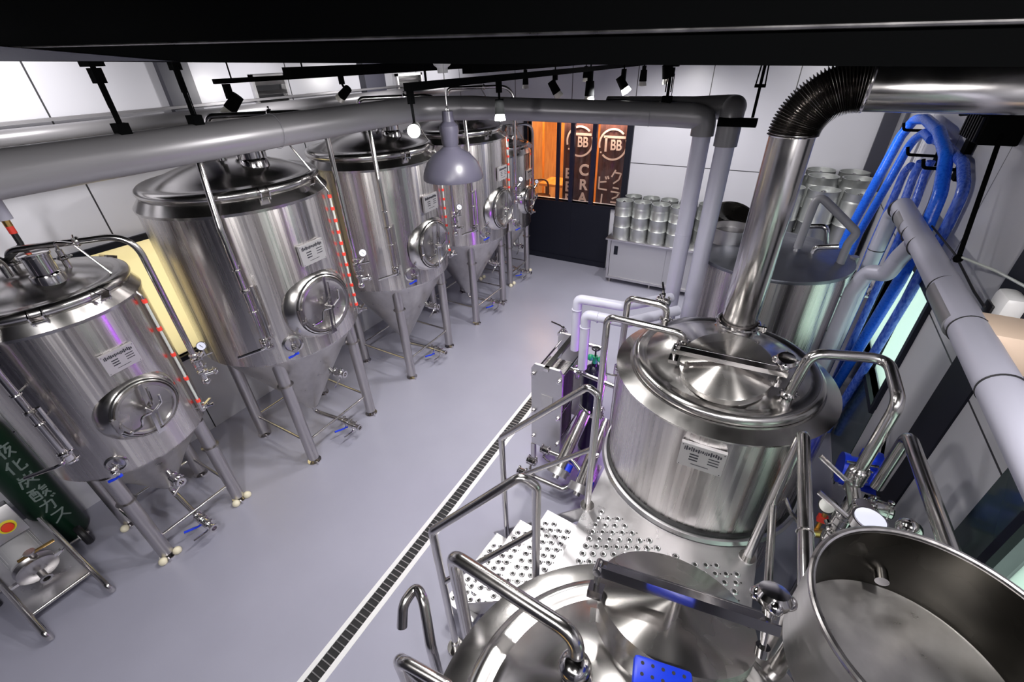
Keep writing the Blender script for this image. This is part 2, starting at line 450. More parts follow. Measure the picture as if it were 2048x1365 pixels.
# left wall window
def lwin(bm):
    y0, y1, z0, z1 = LW; x = XL
    for a, b in (((x - .04, y0 - .05, z1), (x + .03, y1 + .05, z1 + .05)), ((x - .04, y0 - .05, z0 - .05), (x + .03, y1 + .05, z0)),
                 ((x - .04, y0 - .05, z0), (x + .03, y0, z1)), ((x - .04, y1, z0), (x + .03, y1 + .05, z1))): add_box(bm, *mb(a, b))
    add_box(bm, *mb((x - .04, 1.98, z0), (x + .0, 2.02, z1)))
w1 = struct('window_1', (lambda bm: (lwin(bm), bm)[1])(B()), 'near_black_panel')
part('pane', 'yellow_blind', w1, lambda bm: add_box(bm, *mb((XL - .06, LW[0], LW[2]), (XL - .05, LW[1], LW[3]))))
area('blind_daylight', (XL - .5, 2.0, 1.6), (1.2, 2.0), 13, (1, .95, .85), (0, R(-90), 0))
# right wall windows: frame, frosted pane
for k, (y0, y1, z0, z1) in enumerate(RW):
    def rw(bm):
        x = XR
        for a, b in (((x - .03, y0 - .04, z1), (x + .05, y1 + .04, z1 + .05)), ((x - .03, y0 - .04, z0 - .05), (x + .05, y1 + .04, z0)),
                     ((x - .03, y0 - .05, z0), (x + .05, y0, z1)), ((x - .03, y1, z0), (x + .05, y1 + .05, z1))): add_box(bm, *mb(a, b))
        add_box(bm, *mb((x + .0, (y0 + y1) / 2 - .02, z0), (x + .05, (y0 + y1) / 2 + .02, z1)))
    bm = B(); rw(bm); wo = struct('window_%d' % (k + 2), bm, 'near_black_panel')
    part('pane', 'frosted_glass', wo, lambda bm: add_box(bm, *mb((XR + .06, y0, z0), (XR + .07, y1, z1))))
bm = B(); add_box(bm, *mb((XR - .006, 3.70, .06), (XR + .002, 5.1, .90))); add_box(bm, *mb((XR - .008, 1.86, .2), (XR + .002, 2.10, 1.93))); struct('window_5', bm, 'dark_glass')
# dark lower band of the right wall, column bands
bm = B(); add_box(bm, *mb((XR - .012, 2.66, 0), (XR, 3.0, ZC))); struct('trim_1', bm, 'near_black_panel')
bm = B(); add_box(bm, *mb((XL, 2.33, 2.18), (XL + .06, 2.58, ZC))); struct('trim_2', bm, 'column_grey')
bm = B(); add_box(bm, *mb((XL, 4.6, 0), (XL + .10, 4.95, ZC))); struct('trim_3', bm, 'column_grey')
bm = B(); add_box(bm, *mb((XR - .03, 7.0, 0), (XR, 7.08, ZC))); add_box(bm, *mb((XR - .16, 7.55, 0), (XR, 7.6, ZC))); struct('trim_4', bm, 'column_grey')
# near-black dado under the taproom window, and the sliding window
bm = B()
add_box(bm, *mb((-4.0, YF - .045, .0), (-2.36, YF, 1.12)))
add_box(bm, *mb((-4.0, YF - .06, .0), (-2.36, YF - .02, .10)))
add_box(bm, *mb((-3.10, YF - .05, .1), (-3.085, YF - .044, 1.1)))
struct('trim_5', bm, 'near_black_panel')
def fwin(bm):
    x0, x1, z0, z1 = FW; y = YF
    add_box(bm, *mb((x1 - .01, y - .05, z0 - .03), (x1 + .09, y + .13, z1 + .05)))
    add_box(bm, *mb((x0 - .07, y - .05, z0 - .03), (x0, y + .13, z1 + .05)))
    add_box(bm, *mb((x0, y - .05, z1), (x1, y + .13, z1 + .05)))
    add_box(bm, *mb((x0, y - .05, z0 - .03), (x1, y + .1, z0)))
wf = struct('window_4', (lambda bm: (fwin(bm), bm)[1])(B()), 'near_black_panel')
for a in (-3.135, -2.745, -3.40):
    part('mullion', 'mullion_navy', wf, lambda bm: add_box(bm, *mb((a - (.035 if a > -3.2 else .025), YF - .02, FW[2]), (a + (.035 if a > -3.2 else .025), YF + .05, FW[3]))))
part('pane', 'clear_pane', wf, lambda bm: add_box(bm, *mb((FW[0], YF + .01, FW[2]), (FW[1], YF + .014, FW[3]))))
# taproom shell beyond the window
bm = B()
add_box(bm, *mb((-6.2, 10.6, 0), (-1.0, 10.7, 3.2))); add_box(bm, *mb((-6.3, YF + .15, 0), (-6.2, 10.7, 3.2))); add_box(bm, *mb((-1.0, YF + .15, 0), (-.9, 10.7, 3.2)))
add_box(bm, *mb((-6.3, YF + .15, 3.2), (-.9, 10.7, 3.3)))
struct('wall_taproom', bm, 'orange_wood')
area('taproom_lamp', (-3.7, 8.9, 3.1), (1.6, .8), 75, (1, .62, .30))
area('banner_fill', (-2.8, 7.66, 2.58), (1.2, .05), 16, (1, .78, .62), (R(18), 0, 0))  # unseen strip light added to brighten the banner lettering
for x in (-4.15, -3.75, -3.58):
    pass
def door_boards(bm):
    add_box(bm, *mb((-4.30, 9.0, 0), (-3.98, 9.06, 2.9)))
    add_box(bm, *mb((-3.95, 9.0, 0), (-3.80, 9.06, 2.9)))
simple('wooden_post', 'orange_wood', 'wide orange wooden post in the taproom, left of the table', 'post', lambda bm: add_box(bm, *mb((-4.62, 8.9, 0), (-4.34, 9.0, 2.95))))
simple('wooden_post', 'orange_wood', 'narrower orange wooden post in the taproom, behind the table beside the banners', 'post', lambda bm: add_box(bm, *mb((-4.12, 9.1, 0), (-3.94, 9.2, 2.95))))
t = thing('taproom_table', 'orange wooden table seen through the window in the taproom', 'table', (-3.7, 8.5, 0))
part('table_top', 'orange_wood', t, lambda bm: add_box(bm, *mb((-4.05, 8.15, 1.22), (-3.30, 8.75, 1.27)), bevel=.008))
for sx in (-4.0, -3.35):
    part('leg', 'dark_wood', t, lambda bm: add_box(bm, *mb((sx - .03, 8.42, 0), (sx + .03, 8.48, 1.22))))
t = thing('bar_chair', 'dark round-backed chair by the orange taproom table', 'chair', (-3.95, 8.0, 0))
part('backrest', 'dark_wood', t, lambda bm: add_tube(bm, [(-4.12, 7.95, 1.15), (-4.12, 7.95, 1.36), (-3.78, 8.0, 1.4), (-3.76, 8.0, 1.15)], .018, .12, seg=10))
part('seat', 'dark_wood', t, lambda bm: add_cyl(bm, (-3.94, 8.0, 1.02), (-3.94, 8.0, 1.07), .2, seg=24))
for a in range(4):
    part('leg', 'dark_wood', t, lambda bm: add_cyl(bm, (-3.94 + .15 * math.cos(a * PI / 2 + .7), 8.0 + .15 * math.sin(a * PI / 2 + .7), 1.02), (-3.94 + .2 * math.cos(a * PI / 2 + .7), 8.0 + .2 * math.sin(a * PI / 2 + .7), 0), .016, seg=8))

# banners with lettering
def text_mesh(s, size, loc, m, parent, name='lettering', rot=(PI / 2, 0, 0), ext=.004, sx=1.0, off=0.0):
    cu = bpy.data.curves.new(name, 'FONT'); cu.body = s; cu.size = size; cu.align_x = 'CENTER'; cu.align_y = 'CENTER'; cu.extrude = ext; cu.offset = off
    o = bpy.data.objects.new(name, cu); COL.objects.link(o); bpy.context.view_layer.update()
    me = bpy.data.meshes.new_from_object(o.evaluated_get(bpy.context.evaluated_depsgraph_get()))
    bpy.data.objects.remove(o); bpy.data.curves.remove(cu)
    M = Matrix.Translation(Vector(loc) - Vector(parent['_o'])) @ (rot.to_4x4() if isinstance(rot, Matrix) else __import__('mathutils').Euler(rot).to_matrix().to_4x4()) @ Matrix.Diagonal((sx, 1, 1, 1))
    me.transform(M); me.materials.clear(); me.materials.append(MATS[m])
    q = bpy.data.objects.new(name, me); COL.objects.link(q); q.parent = parent; q['_o'] = parent['_o']
    return q
def arc_ring(bm, c, r, th, gaps, seg=72):
    """flat ring facing -Y, gaps in degrees"""
    cx, cy, cz = c
    for i in range(seg):
        a = 360 * i / seg; b = 360 * (i + 1) / seg
        if any(g0 <= a < g1 for g0, g1 in gaps): continue
        ps = []
        for t, rr in ((a, r - th), (b, r - th), (b, r + th), (a, r + th)):
            ps.append((cx + rr * math.cos(R(t)), cz + rr * math.sin(R(t))))
        f = [bm.verts.new((x, cy, z)) for x, z in ps]; g = [bm.verts.new((x, cy + .004, z)) for x, z in ps]
        bm.faces.new(f); bm.faces.new(g[::-1])
        for k in range(4): bm.faces.new((f[k], f[(k + 1) % 4], g[(k + 1) % 4], g[k]))
def stroke(bm, y, x0, z0, x1, z1, w=.016):
    a, b = V(x0, y, z0), V(x1, y, z1); d = (b - a); L = d.length; d.normalize()
    rot = Matrix((d, V(0, 1, 0), d.cross(V(0, 1, 0)))).transposed()
    add_box(bm, (a + b) / 2, (L + w * .6, .004, w * 2), rot=rot)
def banner(x0, x1, logo_c, label, cols):
    t = thing('hanging_banner', label, 'banner', ((x0 + x1) / 2, 7.75, 2.6))
    def cloth(bm):
        n = 24
        A = []
        for i in range(n + 1):
            x = x0 + (x1 - x0) * i / n; y = 7.752 + .006 * math.sin(i * 1.3)
            A.append([bm.verts.new((x, y, z)) for z in (1.02, 2.62)])
        for p, q in zip(A, A[1:]): bm.faces.new((p[0], q[0], q[1], p[1]))
        Bk = []
        for i in range(n + 1):
            x = x0 + (x1 - x0) * i / n; y = 7.756 + .006 * math.sin(i * 1.3)
            Bk.append([bm.verts.new((x, y, z)) for z in (1.02, 2.62)])
        for p, q in zip(Bk, Bk[1:]): bm.faces.new((p[1], q[1], q[0], p[0]))
    part('cloth', 'banner_cloth', t, cloth)
    lx, lz = logo_c; y = 7.738
    part('emblem_ring', 'banner_lettering', t, lambda bm: (arc_ring(bm, (lx, y, lz), .235, .015, [(195, 222), (20, 45)]), add_cyl(bm, (lx - .20, y, lz - .13), (lx - .20, y + .004, lz - .13), .014, seg=12)))
    def tbb(bm):
        stroke(bm, y, lx - .16, lz + .115, lx + .20, lz + .115, .019)
        stroke(bm, y, lx - .12, lz + .10, lx - .12, lz - .11, .019)
    part('emblem_letter', 'banner_lettering', t, tbb)
    text_mesh('BB', .225, (lx + .055, y, lz - .015), 'banner_lettering', t, 'emblem_letter', sx=.78, off=.004)
    part('rod', 'dark_wood', t, lambda bm: add_cyl(bm, (x0 - .03, 7.755, 2.62), (x1 + .03, 7.755, 2.62), .015, seg=12))
    for ch, x, z, s in cols: text_mesh(ch, s, (x, y, z), 'banner_lettering', t, 'lettering', off=.007)
    return t
bt = banner(-3.36, -2.79, (-3.06, 2.14), 'dark brown cloth banner with round emblem and the words CRAFT BEER', [
    ('C', -2.955, 1.67, .26), ('R', -2.955, 1.42, .25), ('A', -2.955, 1.19, .25),
    ('B', -3.245, 1.59, .24), ('E', -3.245, 1.36, .24), ('E', -3.245, 1.14, .24)])
b2 = banner(-2.71, -2.20, (-2.47, 2.12), 'dark brown cloth banner with round emblem and Japanese lettering, right of the other', [])
def katakana(bm):
    y = 7.738
    # KU
    s = lambda *a: stroke(bm, y, *a, .013)
    x, z = -2.35, 1.62
    s(x - .03, z + .10, x - .09, z - .01); s(x - .03, z + .06, x + .07, z + .05); s(x + .07, z + .05, x + .04, z - .05); s(x + .04, z - .05, x - .05, z - .12)
    # RA
    x, z = -2.35, 1.37
    s(x - .05, z + .06, x + .05, z + .05); s(x - .08, z - .01, x + .07, z - .02); s(x + .07, z - .02, x + .03, z - .09); s(x + .03, z - .09, x - .05, z - .13)
    # FU
    x, z = -2.34, 1.13
    s(x - .08, z + .05, x + .07, z + .05); s(x + .07, z + .05, x + .02, z - .05)
    # BI
    x, z = -2.59, 1.49
    s(x - .07, z + .10, x - .07, z - .10); s(x - .07, z - .10, x + .08, z - .11); s(x - .07, z + .01, x + .06, z + .03); s(x + .04, z + .11, x + .06, z + .07); s(x + .08, z + .12, x + .10, z + .08)
    # long vowel bar
    s(-2.59, 1.30, -2.60, 1.08)
part('lettering', 'banner_lettering', b2, katakana)

# ================================================================== black beam near the camera, ceiling gear
simple('ceiling_beam', 'black_paint', 'wide black ceiling beam across the top of the view', 'beam', lambda bm: [add_prism_x(bm, [(y0, 3.384 - .0225 * XL + dz), (y1, 3.384 - .0225 * XL + dz)], [(y0, 3.384 - .0225 * XR + dz), (y1, 3.384 - .0225 * XR + dz)], ZC) for y0, y1, dz in ((.60, .98, 0),)] and None)
simple('ventilation_duct', 'black_paint', 'dark oval air duct under the ceiling in the upper left corner', 'duct', lambda bm: add_tube(bm, [(XL + .1, .2, 3.62), (-2.2, .2, 3.62), (-1.2, -.4, 3.72)], .13, .3, seg=24))

simple('beam_highlight_line', 'steel_leg', 'thin grey tube standing in for the highlight along the face of the black ceiling beam', 'highlight', lambda bm: add_cyl(bm, (XL, .592, 3.384 - .0225 * XL + .032), (XR, .592, 3.384 - .0225 * XR + .032), .0022, seg=8))  # added grey tube that draws the beam's thin highlight line
def wedge(bm):
    z = lambda x: 3.384 - .0225 * x
    q = [(-4.7, z(-4.7) + .001), (-1.12, z(-1.12) + .002), (-2.2, z(-2.2) + .045), (-4.7, z(-4.7) + .14)]
    a = [bm.verts.new((x, .585, zz)) for x, zz in q]; b = [bm.verts.new((x, .599, zz)) for x, zz in q]
    bm.faces.new(a); bm.faces.new(b[::-1])
    for i in range(4): bm.faces.new((a[i], a[(i + 1) % 4], b[(i + 1) % 4], b[i]))
simple('beam_cover_strip', 'column_grey', 'grey tapering cover strip on the black beam in the upper left corner', 'strip', wedge)

# ================================================================== floor drain
t = thing('floor_drain', 'long narrow floor drain channel with white edges crossing the grey floor', 'drain', (-1.83, 2, 0))
part('drain_frame', 'white_plastic', t, lambda bm: [add_box(bm, *mb((a, -2.5, -.005), (b, 4.1, .004))) for a, b in ((-1.905, -1.868), (-1.782, -1.742))] and None)
part('channel', 'black_rubber', t, lambda bm: add_box(bm, *mb((-1.868, -2.5, .0), (-1.782, 4.1, .0012))))
def bars(bm):
    y = -.6
    while y < 4.05: add_box(bm, (-1.825, y, .0035), (.088, .007, .005)); y += .042
gb = part('grate_bar', 'steel_plate', t, bars); gb['kind'] = 'stuff'

# ================================================================== fermenters
def fermenter(c, P, label, grp, marks=True):
    X, Y = c; r, zs, zt, hl = P['r'], P['zs'], P['zt'], P['hl']
    t = thing('fermentation_tank', label, 'tank', (X, Y, 0), grp)
    k = P['k']; o = V(X, Y, 0)
    def W(x, y, z): return (X + x, Y + y, z)
    rc = P['rc']; zc = P['za']
    part('cone', 'steel_cone', t, lambda bm: add_lathe(bm, [(.03, zc - .01), (.055, zc), (rc * .5, zc + (zs - zc) * .47), (rc - .03, zs - .045), (rc - .005, zs - .015), (rc, zs)], (X, Y, 0), seg=64, cap0=True))
    part('shell', 'steel_shell', t, lambda bm: add_lathe(bm, [(rc - .004, zs - .012), (r - .012, zs - .012), (r, zs + .006), (r, zt), ], (X, Y, 0), seg=96))
    rr = r * .885
    part('shoulder', 'steel_dome', t, lambda bm: add_lathe(bm, [(r - .002, zt - .002), (r + .010, zt), (r + .012, zt + .02), (rr + .035, zt + .085), (rr + .02, zt + .085)], (X, Y, 0), seg=96))
    zd = zt + .085
    dome = [(rr + .02, zd - .005), (rr + .022, zd + .006), (rr + .040, zd + .016), (rr + .048, zd + .034), (rr + .042, zd + .054), (rr + .024, zd + .068), (rr, zd + .072), (rr - .025, zd + .070), *[(rr * q, zd + .050 + .15 * k * (1 - q * q)) for q in (.9, .8, .7, .55, .4, .25, .12)], (0, zd + .050 + .15 * k)]
    part('dome', 'steel_dome', t, lambda bm: add_lathe(bm, dome, (X, Y, 0), seg=96), angle=50)
    ztop = zd + .045 + .14 * k
    # top port
    nx, ny = P['port']
    part('top_port', 'steel_polished', t, lambda bm: (add_lathe(bm, [(.105 * k, ztop - .05), (.10 * k, ztop), (.095 * k, ztop + .012), (.082 * k, ztop + .02), (.082 * k, ztop + .12), (.092 * k, ztop + .125), (.092 * k, ztop + .14), (.05, ztop + .145), (0, ztop + .145)], W(nx, ny, 0), seg=36)))
    # lifting lugs on the dome edge
    for a in P['lugs']:
        a = R(a); u = V(math.cos(a), math.sin(a), 0); q = o + u * (rr + .055); rot = Matrix((u, V(-u.y, u.x, 0), V(0, 0, 1))).transposed()
        part('lifting_lug', 'steel_polished', t, lambda bm: [add_box(bm, q + V(-u.y, u.x, 0) * s * .03 + V(0, 0, zd + .03), (.075, .006, .065), rot=rot @ Matrix.Rotation(R(25), 3, 'Y')) for s in (-1, 1)] and add_box(bm, q + V(0, 0, zd + .005), (.07, .07, .006), rot=rot))
    # manway at angle 0 facing the aisle
    zm, rm = P['zm'], P['rm']
    a0 = R(P.get('am', 0)); n = V(math.cos(a0), math.sin(a0), 0); q = o + n * (r - .10) + V(0, 0, zm)
    mw = part('manway', 'steel_dome', t, lambda bm: add_lathe(bm, [(rm * 1.33, .035), (rm * 1.29, .062), (rm * 1.12, .112), (rm * 1.07, .120), (rm * 1.035, .116), (rm * 1.035, .136), (rm * 1.0, .142), (rm * .97, .13), (rm * .97, .11)], q, n, seg=64), angle=45)
    part('door', 'steel_spun_door', mw, lambda bm: add_lathe(bm, [(0, .126), (rm * .5, .130), (rm * .82, .136), (rm * .86, .146), (rm * .94, .146), (rm * .97, .132), (rm * .97, .12)], q, n, seg=64), angle=45)
    part('gasket', 'black_rubber', mw, lambda bm: add_ring(bm, q + n * .128, n, rm * 1.05, rm * .022, 48, 6))
    tt = V(-n.y, n.x, 0); f = q + n * .175
    def hardware(bm):
        tilt = (V(0, 0, 1) * .97 + tt * .1).normalized()
        rot = Matrix((tt, n, tilt)).transposed()
        add_box(bm, f, (.022, .012, rm * 2.05), rot=rot); add_box(bm, f + tt * .03, (.010, .02, rm * 1.6), rot=rot)
        add_cyl(bm, f - n * .03, f + n * .06, .014, seg=12); add_cyl(bm, f + n * .0, f + n * .02, .035, seg=16)
        add_tube(bm, [f + n * .05 - tt * .02, f + n * .06 - tt * rm * .42 + V(0, 0, .02), f + n * .05 - tt * rm * .5 - V(0, 0, rm * .28), f + n * .05 - tt * rm * .85 - V(0, 0, rm * .28)], .008, .03, seg=8)
        add_tube(bm, [f + n * .05, f + n * .06 + tt * rm * .3 + V(0, 0, rm * .2), f + n * .06 + tt * rm * .34 + V(0, 0, rm * .5)], .008, .03, seg=8)
        add_sphere(bm, f + n * .05 - tt * rm * .86 - V(0, 0, rm * .28), .014, seg=8)
    part('door_handle', 'steel_polished', mw, hardware)
    def hinge(bm):
        h = q + n * .15 - tt * rm * 1.0
        add_box(bm, h, (.03, .03, rm * .55), rot=Matrix((tt, n, V(0, 0, 1))).transposed()); add_cyl(bm, h - V(0, 0, rm * .33), h + V(0, 0, rm * .33), .009, seg=8)
    part('hinge', 'steel_polished', mw, hinge)
    def latch(bm):
        h2 = q + n * .14 - V(0, 0, rm * 1.05); add_box(bm, h2, (.06, .03, .03), rot=Matrix((tt, n, V(0, 0, 1))).transposed())
    part('latch', 'steel_polished', mw, latch)
    nameplate(t, (X, Y, P['zp']), a0 + R(3), r, .235 * P.get('pk', 1), .165 * P.get('pk', 1))
    # sample port dish + valve
    a = R(P.get('asv', -28)); n2 = V(math.cos(a), math.sin(a), 0); p = o + n2 * r + V(0, 0, P['zsv'])
    part('sample_port', 'steel_dome', t, lambda bm: add_lathe(bm, [(.085 * k, -.02), (.08 * k, .006), (.065 * k, .012), (.06 * k, -.002), (.02, -.005)], p, n2, seg=32))
    bvalve(t, p + n2 * .075, n2, .014, (-V(-n2.y, n2.x, 0) - V(0, 0, .15)), True, 'small sample valve', hl=.075)
    # legs with splayed pads
    for sx in (-1, 1):
        for sy in (-1, 1):
            lx, ly = X + sx * hl, Y + sy * hl
            zl = zs - .02
            lg = part('leg', 'steel_leg', t, lambda bm: (add_cyl(bm, (lx, ly, .05), (lx, ly, zl), P['rl'], seg=28), add_lathe(bm, [(P['rl'] * 1.35, zl - .28), (P['rl'] * 1.05, zl - .29)], (lx, ly, 0), seg=20)))
            def foot(bm):
                add_cyl(bm, (lx, ly, .035), (lx, ly, .055), .03, seg=12); add_cyl(bm, (lx, ly, .0), (lx, ly, .012), P['rl'] * 1.25, seg=24)
                for s in (-1, 1): add_box(bm, (lx + .05 * s, ly - .02 * s, .02), (.06, .01, .04))
            part('foot', 'steel_polished', lg, foot)
            if P.get('caps') and sx > 0 or P.get('caps') and sx < 0 and sy < 0:
                [part('bolt_cap', 'cream_cap', lg, lambda bm: add_sphere(bm, (lx + .045, ly + s * .055, .024), .034, seg=12), 'cream bolt cap at the foot') for s in (-1, 1)]
    # cross braces
    zb = P['zb']
    def brace(a, b): part('brace', 'steel_tube', t, lambda bm: add_cyl(bm, W(*a, zb), W(*b, zb), .013, seg=12))
    brace((-hl, -hl), (hl, -hl)); brace((hl, -hl), (hl, hl)); brace((hl, hl), (-hl, hl)); brace((-hl, hl), (-hl, -hl))
    # bottom outlet bend with drain valve
    e = P['drain']
    part('outlet_pipe', 'steel_tube', t, lambda bm: (add_tube(bm, [W(0, 0, zc + .02), W(0, 0, zc - .10), W(e[0] - .04, e[1], .17)], .022, .08, seg=14), clamp(bm, W(0, 0, zc - .02), (0, 0, 1), .022)))
    bvalve(t, W(e[0], e[1], .17), (1, 0, 0), .024, (-.3, -1, .2), True)
    bvalve(t, W(e[0] + .10, e[1], .17), (1, 0, .0), .024, (0, -1, .1))
    part('end_ferrule', 'steel_polished', t, lambda bm: (add_lathe(bm, [(.022, 0), (.022, .05), (.036, .055), (.036, .065), (.020, .065), (.020, .02)], W(e[0] + .14, e[1], .17), (1, 0, 0), seg=20)))
    # racking arm on the cone
    a = R(P.get('arack', 8)); n3 = V(math.cos(a), math.sin(a), 0); zr = P['zr']; rad = rc * (zr - zc) / (zs - zc)
    p = o + n3 * (rad - .02) + V(0, 0, zr)
    part('racking_port', 'steel_tube', t, lambda bm: (add_cyl(bm, p + V(0, 0, .12) + n3 * .0, p + n3 * .09, .020, seg=14), add_cyl(bm, p + n3 * .06, p + n3 * .14, .022, seg=14)))
    bvalve(t, p + n3 * .15, n3, .024, (0, -.8, -.5), False)
    part('end_ferrule', 'steel_polished', t, lambda bm: (add_lathe(bm, [(.022, 0), (.022, .03), (.036, .035), (.036, .045), (.020, .045), (.020, .01)], p + n3 * .19, n3, seg=20)))
    # cleaning pipe down the shell (left), with valve
    a = R(P['acl']); n4 = V(math.cos(a), math.sin(a), 0); t4 = V(-n4.y, n4.x, 0); q0 = o + n4 * (r + .085); zlo = P['zcl']
    part('cleaning_pipe', 'steel_tube', t, lambda bm: (add_tube(bm, [o + V(nx, ny, ztop + .02) - V(.12 * k, .16 * k, 0) + V(0, 0, 0), o + V(nx - .12 * k, ny - .16 * k, ztop + .17 * k), q0 + V(0, 0, ztop + .17 * k) - n4 * .12 * k, q0 + V(0, 0, zt - .05), q0 + V(0, 0, zlo)], .021, {'d': .12 * k}, seg=14),
        add_tube(bm, [q0 + t4 * .05 + V(0, 0, zt + (zlo - zt) * .52), q0 + t4 * .05 + V(0, 0, zlo + .02)], .014, 0, seg=10),
        clamp(bm, q0 + V(0, 0, zt + (zlo - zt) * .55), (0, 0, 1), .021)))
    for z in (zt - .35 * k, zlo + .25): part('pipe_bracket', 'steel_polished', t, lambda bm: (add_cyl(bm, q0 - n4 * .09 + V(0, 0, z), q0 + V(0, 0, z), .007, seg=8), add_ring(bm, q0 + V(0, 0, z), (0, 0, 1), .024, .006, 16, 6)))
    bvalve(t, q0 + V(0, 0, zlo - .04), (0, 0, 1), .024, -t4 - V(0, 0, .15) + n4 * .1, False, hl=.2)
    # blow-off pipe (right), arch from the port
    a = R(P['abl']); n5 = V(math.cos(a), math.sin(a), 0); t5 = V(-n5.y, n5.x, 0); q1 = o + n5 * (r + P['dbl']); zlo = P['zbl']; ah = P['arch']
    c0 = o + V(-.03, -.02, 0)
    part('blow_off_pipe', 'steel_tube', t, lambda bm: (add_tube(bm, [c0 + V(0, 0, ztop - .02), c0 + V(0, 0, ztop + ah), q1 + V(0, 0, ztop + ah), q1 + V(0, 0, zlo)], .021, {1: .07, 2: .20 * k}, seg=14, n=12),
        clamp(bm, c0 + V(0, 0, ztop + .055), (0, 0, 1), .022), clamp(bm, c0 * .45 + q1 * .55 + V(0, 0, ztop + ah), q1 - c0, .021), clamp(bm, q1 + V(0, 0, zlo + .03), (0, 0, 1), .021)))
    bvalve(t, q1 + V(0, 0, zlo - .045), (0, 0, 1), .024, n5 + t5 * .4, False)
    part('fitting_cluster', 'steel_polished', t, lambda bm: (add_cyl(bm, q1 + V(0, 0, zlo - .09), q1 + V(0, 0, zlo - .22), .022, seg=14), clamp(bm, q1 + V(0, 0, zlo - .13), (0, 0, 1), .022), add_cyl(bm, q1 + V(0, 0, zlo - .16), q1 + V(0, 0, zlo - .16) + (n5 + t5 * .2) * .10, .020, seg=12), clamp(bm, q1 + V(0, 0, zlo - .16) + (n5 + t5 * .2) * .08, n5 + t5 * .2, .02), add_sphere(bm, q1 + V(0, 0, zlo - .22), .034, seg=12), add_cyl(bm, q1 + V(0, 0, zlo - .03), q1 + n5 * .07 + V(0, 0, zlo + .04), .010, seg=8)))
    gauge(t, q1 + n5 * .075 + V(0, 0, zlo + .09), (.75, -.55, .35), .034)
    # sight tube with red markers
    a = R(P['asg']); n6 = V(math.cos(a), math.sin(a), 0); q2 = o + n6 * (r + .028); z0, z1 = P['zsg'], zt - .06
    def sight(bm): add_cyl(bm, q2 + V(0, 0, z0), q2 + V(0, 0, z1), .009, seg=10)
    st = part('sight_tube', 'clear_hose', t, sight, 'clear sight tube with red markers')
    nmk = P['nmk']
    for i in range(nmk):
        z = z0 + (z1 - z0) * (i + .0) / (nmk - 1)
        part('marker_clip', 'red_marker', st, lambda bm: add_cyl(bm, q2 + V(0, 0, z - .013), q2 + V(0, 0, z + .013), .016, seg=12))
    part('vent_line', 'steel_tube', t, lambda bm: add_tube(bm, [q2 + V(0, 0, z1), q2 + V(0, 0, z1 + .04), c0 * .5 + q1 * .5 + V(0, 0, ztop + ah)], .007, .03, seg=8))
    part('level_valve', 'steel_polished', t, lambda bm: (add_cyl(bm, q2 + V(0, 0, z0 - .1), q2 + V(0, 0, z0 - .01), .02, seg=12), add_cyl(bm, q2 - n6 * .05 + V(0, 0, z0 - .06), q2 + n6 * .09 + V(0, 0, z0 - .06), .014, seg=10), add_box(bm, q2 + n6 * .05 + V(0, 0, z0 - .03), (.02, .09, .01), rz=.5), clamp(bm, q2 + n6 * .03 + V(0, 0, z0 - .06), n6, .018)))
    # small vent fittings around the port
    part('relief_valve', 'steel_polished', t, lambda bm: (add_cyl(bm, W(nx - .10 * k, ny + .16 * k, ztop - .03), W(nx - .10 * k, ny + .16 * k, ztop + .10), .018, seg=12), clamp(bm, W(nx - .10 * k, ny + .16 * k, ztop + .05), (0, 0, 1), .02), add_tube(bm, [W(nx - .10 * k, ny + .16 * k, ztop + .09), W(nx - .10 * k, ny + .16 * k, ztop + .15), W(nx - .02, ny + .26 * k, ztop + .12)], .010, .03, seg=8)))
    part('spray_ball_port', 'steel_polished', t, lambda bm: (add_sphere(bm, W(nx - .18 * k, ny, ztop + .05), .03, seg=12), add_cyl(bm, W(nx - .18 * k, ny, ztop - .05), W(nx - .18 * k, ny, ztop + .05), .016, seg=10)))
    return t
BIG = dict(r=.68, rc=.655, zs=1.28, zt=2.52, za=.28, hl=.40, k=1.0, port=(.27, .06), lugs=(-15, 20, 120), zm=1.68, rm=.245, zp=2.13, zsv=1.43, rl=.052, zb=.27,
           drain=(.42, .05), zr=.80, arack=12, acl=-42, zcl=1.58, abl=37, dbl=.12, zbl=1.86, arch=.30, asg=38, zsg=1.44, nmk=11)
SMALL = dict(r=.50, rc=.48, zs=1.0, zt=2.12, za=.37, hl=.315, k=.82, port=(.22, .04), lugs=(18, -18, 110), zm=1.43, rm=.195, am=4, zp=1.82, pk=.85, zsv=1.10, asv=-30, rl=.050, zb=.22,
             drain=(.38, -.02), zr=.62, arack=0, acl=-46, zcl=1.36, abl=55, dbl=.11, zbl=1.50, arch=.13, asg=46, zsg=1.17, nmk=5, caps=True)
g = 'cone-bottomed tanks along the left wall'
T2 = fermenter((-3.76, 2.08), BIG, 'large conical steel tank, second from the camera in the left row', g)
T3 = dup(T2); T3.location = (-3.79, 3.63, 0); T3['label'] = 'large conical steel tank in the middle of the left row, behind the grey hanging lamp'
T4 = dup(T2); T4.location = (-3.79, 5.13, 0); T4['label'] = 'large conical steel tank, second from the far end of the left row'
T1 = fermenter((-3.92, .71), SMALL, 'smaller conical steel tank nearest the camera, at the left edge beside the green cylinder', g)
T5 = dup(T1); T5.location = (-3.91, 6.44, 0); T5['label'] = 'small conical steel tank at the far end of the left row, before the taproom window'

